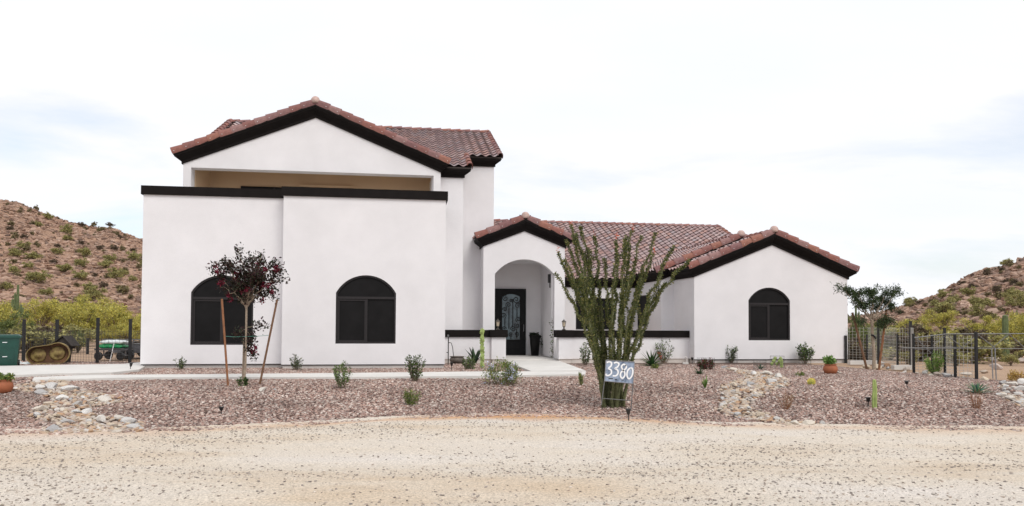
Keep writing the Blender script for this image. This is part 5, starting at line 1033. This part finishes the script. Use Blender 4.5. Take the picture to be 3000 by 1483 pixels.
# ------------------------------------------------------------------ desert trees and shrubs
def bush_proto(kind, seed, n, cols, lsz, asp):
    """returns (foliage mesh, stem mesh), unit size: about 1 wide, .8 tall"""
    r = random.Random(seed); sm = MB(); P = []
    for i in range(16 if kind == 'tree' else 11):
        a = r.uniform(0, 6.28); q = .5*math.sqrt(r.random()); e = Vector((q*math.cos(a), q*math.sin(a), r.uniform(.35, .85)*(1-.7*q*q*2)+.05))
        st = arc((r.uniform(-.05, .05), r.uniform(-.05, .05), -.04), e, (0, 0, .04), 6, .012); sm.tube(st, [.018*(1-.8*k/6)+.002 for k in range(7)], 4)
        c = blob(n//14, st[-1]-Vector((0, 0, .05)), (.17, .17, .13), .1); P.append(c)
    for i in range(22):
        a = r.uniform(0, 6.28); e = r.uniform(.05, 1.45); P.append(blob(n//26, (.36*math.cos(a)*math.cos(e), .36*math.sin(a)*math.cos(e), .14+.42*math.sin(e)), (.13, .13, .10), .1))
    for i in range(9):
        st = [Vector((r.gauss(0, .12), r.gauss(0, .12), r.uniform(.1, .5))) for _ in range(7)]
        c = np.array([tuple(st[r.randint(2, 6)]) for _ in range(n//30)])+rng.normal(size=(n//30, 3))*.06; P.append(c)
    P = np.concatenate(P); P = P[P[:, 2] > .01]
    f = leaf_obj('foliage', P, lsz, cols, None, asp); s = sm.build('stem', 'bark'); fm, sm_ = f.data, s.data
    bpy.data.objects.remove(f); bpy.data.objects.remove(s); return fm, sm_
PV = [bush_proto('tree', 400+i, 2600, [(.54, .48, .09), (.44, .41, .09), (.62, .55, .15), (.32, .32, .09), (.46, .40, .11)], .050, .35) for i in range(4)]
PG = [bush_proto('tree', 420+i, 2300, [(.19, .23, .07), (.14, .18, .06), (.25, .27, .09), (.10, .13, .05)], .050, .35) for i in range(3)]
CR = [bush_proto('bush', 440+i, 1100, [(.38, .35, .13), (.30, .285, .11), (.46, .42, .17), (.19, .185, .08)], .085, .5) for i in range(4)]
BR = [bush_proto('bush', 460+i, 900, [(.17, .12, .08), (.12, .085, .06), (.10, .085, .05)], .085, .5) for i in range(3)]
def bush(name, label, cat, p, w, h, proto, group):
    t = thing(name, label, cat, p, rnd.uniform(0, 6.28), group); t.scale = (w, w, h/.8)
    for nm, me in zip(('foliage', 'stem'), proto): o_ = bpy.data.objects.new(nm, me); C.objects.link(o_); o_.parent = t
    return t
def far_bush(px, py, wpx, hpx, Y, proto, name, label, cat, group):
    p = at(px, py, Y); p.z = max(p.z, -.2) if Y > 60 else float(gz(p.x, p.y)); return bush(name, label, cat, p, wpx/F*Y, hpx/F*Y, proto, group)
YL = ('palo_verde', 'yellow green palo verde below the left hill beyond the fence', 'tree', 'palo verdes below the left hill')
for px, py, w, h, Y in ((10, 990, 120, 110, 52), (70, 985, 110, 100, 56), (120, 970, 120, 90, 66), (170, 965, 110, 85, 70), (230, 985, 120, 100, 58), (285, 970, 130, 110, 60), (340, 985, 120, 110, 52), (395, 970, 130, 110, 58), (250, 950, 110, 70, 78), (330, 950, 120, 80, 78), (420, 985, 110, 110, 48), (40, 955, 120, 75, 80), (150, 1000, 90, 70, 46), (300, 1005, 90, 80, 44), (370, 1005, 80, 75, 44), (200, 1005, 70, 60, 46), (95, 1008, 80, 60, 45), (-20, 1000, 100, 120, 46), (-110, 985, 120, 100, 56), (-200, 980, 110, 90, 62), (-160, 1000, 100, 90, 48), (-290, 985, 130, 110, 55), (-380, 995, 120, 100, 50)):
    q = rnd.uniform(.6, 1.15); far_bush(px+rnd.uniform(-18, 18), py, w*q, h*q*rnd.uniform(.75, 1.1), Y, rnd.choice(PV), *YL[:3], YL[3])
for i in range(38):
    px = rnd.uniform(-250, 440); Y = rnd.uniform(31, 62); w = rnd.uniform(1.0, 2.6); p = at(px, 1000, Y); p.z = float(gz(p.x, p.y)); k = rnd.random() < .5
    bush('desert_shrub', 'low olive brush between fence and left hill' if k else 'low brown dry brush between fence and left hill', 'shrub', p, w, w*rnd.uniform(.4, .6), rnd.choice(CR if k else BR), 'olive brush beyond the left fence' if k else 'brown brush beyond the left fence')
bush('palo_verde', 'bright green tree behind the trash bin at the left edge', 'tree', Vector((*at(20, 1020, 38).xy, -.15)), 2.3, 1.9, PG[0], None)
bush('desert_shrub', 'bright green sapling behind the rusty tub fence', 'shrub', Vector((*at(228, 1040, 34).xy, -.15)), .7, 1.1, PG[1], None)
YR = ('palo_verde', 'yellow green palo verde beyond the right fence', 'tree', 'palo verdes beyond the right fence')
for px, py, w, h, Y in ((2700, 975, 110, 90, 60), (2760, 965, 120, 85, 66), (2650, 990, 110, 80, 54), (2810, 985, 110, 90, 56), (2870, 990, 100, 85, 54), (2980, 990, 120, 110, 46), (2920, 985, 110, 80, 58), (3030, 1000, 110, 120, 42), (2740, 1005, 110, 80, 46), (2640, 1020, 90, 80, 42), (2690, 1015, 80, 70, 44), (2880, 1010, 90, 70, 44), (2960, 1015, 90, 70, 42), (2600, 1000, 80, 70, 50), (2820, 1015, 90, 65, 44), (2770, 1020, 80, 60, 42), (2880, 1062, 70, 68, 31), (2920, 1055, 80, 60, 33), (3110, 990, 120, 100, 50), (3190, 985, 110, 90, 56), (3270, 1000, 120, 100, 46), (3350, 990, 120, 90, 52), (3150, 1010, 90, 70, 42)):
    q = rnd.uniform(.6, 1.15); far_bush(px+rnd.uniform(-18, 18), py, w*q, h*q*rnd.uniform(.75, 1.1), Y, rnd.choice(PV), *YR[:3], YR[3])
for i in range(48):
    px = rnd.uniform(2490, 3260); Y = rnd.uniform(27, 58); w = rnd.uniform(.9, 2.4); p = at(px, 1000, Y); p.z = float(gz(p.x, p.y)); k = rnd.random() < .6
    bush('desert_shrub', 'low olive brush beyond the right fence' if k else 'low brown dry brush beyond the right fence', 'shrub', p, w, w*rnd.uniform(.4, .65), rnd.choice(CR if k else BR), 'olive brush beyond the right fence' if k else 'brown brush beyond the right fence')
for i, (px, py, w, h, Y, l) in enumerate(((2510, 1045, 110, 120, 34, 'dense green tree right behind the corner of the right wing'), (2560, 1048, 80, 90, 32, 'green bush behind the trunk of the young feathery tree'), (2610, 1050, 70, 70, 31, 'pale green bush behind the fence right of the young feathery tree'), (2500, 1000, 60, 90, 40, 'tall dark green tree peeking past the right wing corner'))):
    far_bush(px, py, w, h, Y, PG[i % 3], 'desert_tree', l, 'tree', None)
for i, (px, py, w, h, Y, l) in enumerate(((2962, 1078, 44, 40, 27, 'grey green shrub at the foot of the thick saguaro'), (2660, 1062, 60, 40, 28, 'olive shrub low behind the right fence posts'), (2800, 1075, 70, 44, 27, 'grey shrub behind the middle of the right fence'))):
    far_bush(px, py, w, h, Y, CR[i % 4], 'desert_shrub', l, 'shrub', None)
# shrubs one can pick out on the hillsides
for px, py, w, h, pr in ((60, 735, 40, 22, CR), (45, 758, 36, 20, CR), (95, 765, 46, 22, CR), (170, 747, 34, 20, CR), (255, 755, 42, 28, CR), (325, 770, 36, 22, CR), (392, 768, 38, 28, CR), (85, 792, 30, 20, CR), (105, 832, 66, 34, CR), (32, 806, 30, 26, CR), (196, 800, 50, 24, CR), (240, 788, 38, 26, CR), (235, 825, 42, 26, CR), (300, 790, 38, 24, CR), (335, 820, 44, 28, CR), (365, 812, 34, 22, CR), (195, 687, 34, 24, CR), (107, 668, 22, 16, CR), (135, 645, 28, 20, CR), (262, 855, 40, 26, CR), (280, 885, 60, 34, CR), (360, 862, 32, 20, CR), (190, 706, 28, 14, CR), (130, 868, 40, 22, CR), (20, 855, 30, 24, CR), (310, 845, 26, 16, BR), (60, 700, 26, 12, BR), (230, 720, 24, 12, BR), (330, 735, 24, 14, BR), (385, 740, 22, 12, BR), (150, 775, 22, 12, BR), (290, 735, 22, 14, BR), (30, 680, 24, 12, BR), (350, 705, 20, 12, BR), (395, 830, 26, 18, CR), (410, 790, 24, 18, CR), (160, 725, 22, 10, BR), (275, 815, 20, 12, BR)):
    p = hill_point(HG1, px, py); bush('desert_shrub', 'round olive green shrub scattered on the left hillside' if pr is CR else 'small brown dry shrub scattered on the left hillside', 'shrub', p, w/F*p.y, h/F*p.y*1.15, rnd.choice(pr), 'olive shrubs on the left hillside' if pr is CR else 'brown shrubs on the left hillside')
for px, py, w, h, pr in ((2770, 880, 40, 26, CR), (2835, 870, 40, 26, CR), (2860, 905, 46, 34, CR), (2790, 895, 44, 28, CR), (2770, 925, 70, 44, CR), (2960, 885, 44, 40, CR), (2895, 905, 40, 24, CR), (2955, 905, 36, 24, CR), (2995, 905, 40, 36, CR), (2862, 935, 46, 34, CR), (2905, 940, 36, 22, CR), (2670, 902, 34, 26, CR), (2740, 905, 30, 20, CR), (2845, 850, 34, 16, BR), (2895, 810, 28, 16, BR), (2935, 800, 30, 16, BR), (2825, 840, 28, 14, BR), (2915, 860, 30, 18, BR), (2975, 840, 34, 18, BR), (2700, 895, 24, 14, BR), (2640, 925, 30, 14, BR), (2950, 830, 26, 12, BR), (2990, 870, 26, 14, CR), (2720, 930, 34, 18, BR), (2810, 930, 30, 18, BR)):
    p = hill_point(HG2, px, py); bush('desert_shrub', 'olive green shrub scattered on the right hillside' if pr is CR else 'brown dry shrub scattered on the right hillside', 'shrub', p, w/F*p.y, h/F*p.y*1.15, rnd.choice(pr), 'olive shrubs on the right hillside' if pr is CR else 'brown shrubs on the right hillside')
tiny = [bush_proto('bush', 480+i, 240, [(.22, .18, .085), (.16, .125, .065), (.27, .23, .11), (.13, .10, .06)], .16, .6) for i in range(4)]
sc_ = bpy.data.collections.new('scrub')
for f_, s_ in tiny: sc_.objects.link(bpy.data.objects.new('scrub_source', f_))
for HG, lab, dn in ((hr1, 'small dark scrub dotted over the left hillside', .05), (hr2, 'small dark scrub dotted over the right hillside', .06)):
    so = link('hill_scrub', HG.data.copy(), None, fix=False); so.data.materials.clear(); scatter(so, sc_, dn, .35, 1.5, 23, True, 2.); tag(so, lab, 'scrub', kind='stuff')
p = hill_point(HG2, 2950, 783); bush('desert_tree', 'lone small tree on the skyline of the right hill', 'tree', p, 34/F*p.y, 26/F*p.y, CR[0], None)
p = hill_point(HG2, 2668, 890); bush('desert_tree', 'round bush on the skyline low on the right hill', 'shrub', p, 30/F*p.y, 24/F*p.y, CR[1], None)
for px, l in ((228, 'small bush on the left hill skyline left of the saddle'), (318, 'small bush on the left hill skyline right of the saddle')):
    p = hill_point(HG1, px, 668); bush('desert_shrub', l, 'shrub', p, 24/F*p.y, 14/F*p.y, BR[0], None)
# boulders at the foot of the right hill
for i, (px, py, w) in enumerate(((2900, 1060, 46), (2975, 1045, 40), (2920, 1080, 40), (2990, 1062, 36), (2885, 1092, 26), (2830, 1100, 30))):
    b0 = gp(px, py); r = w/F*b0.y/2.2; o_ = bpy.data.objects.new('boulder', RW[i % 5]); C.objects.link(o_); o_.location = b0+Vector((0, 0, r*.3)); o_.scale = (r, r, r*.9); o_.rotation_euler = (0, 0, i*1.3)
    tag(o_, 'brown boulder on the sand around the thick saguaro', 'boulder', 'boulders round the thick saguaro')
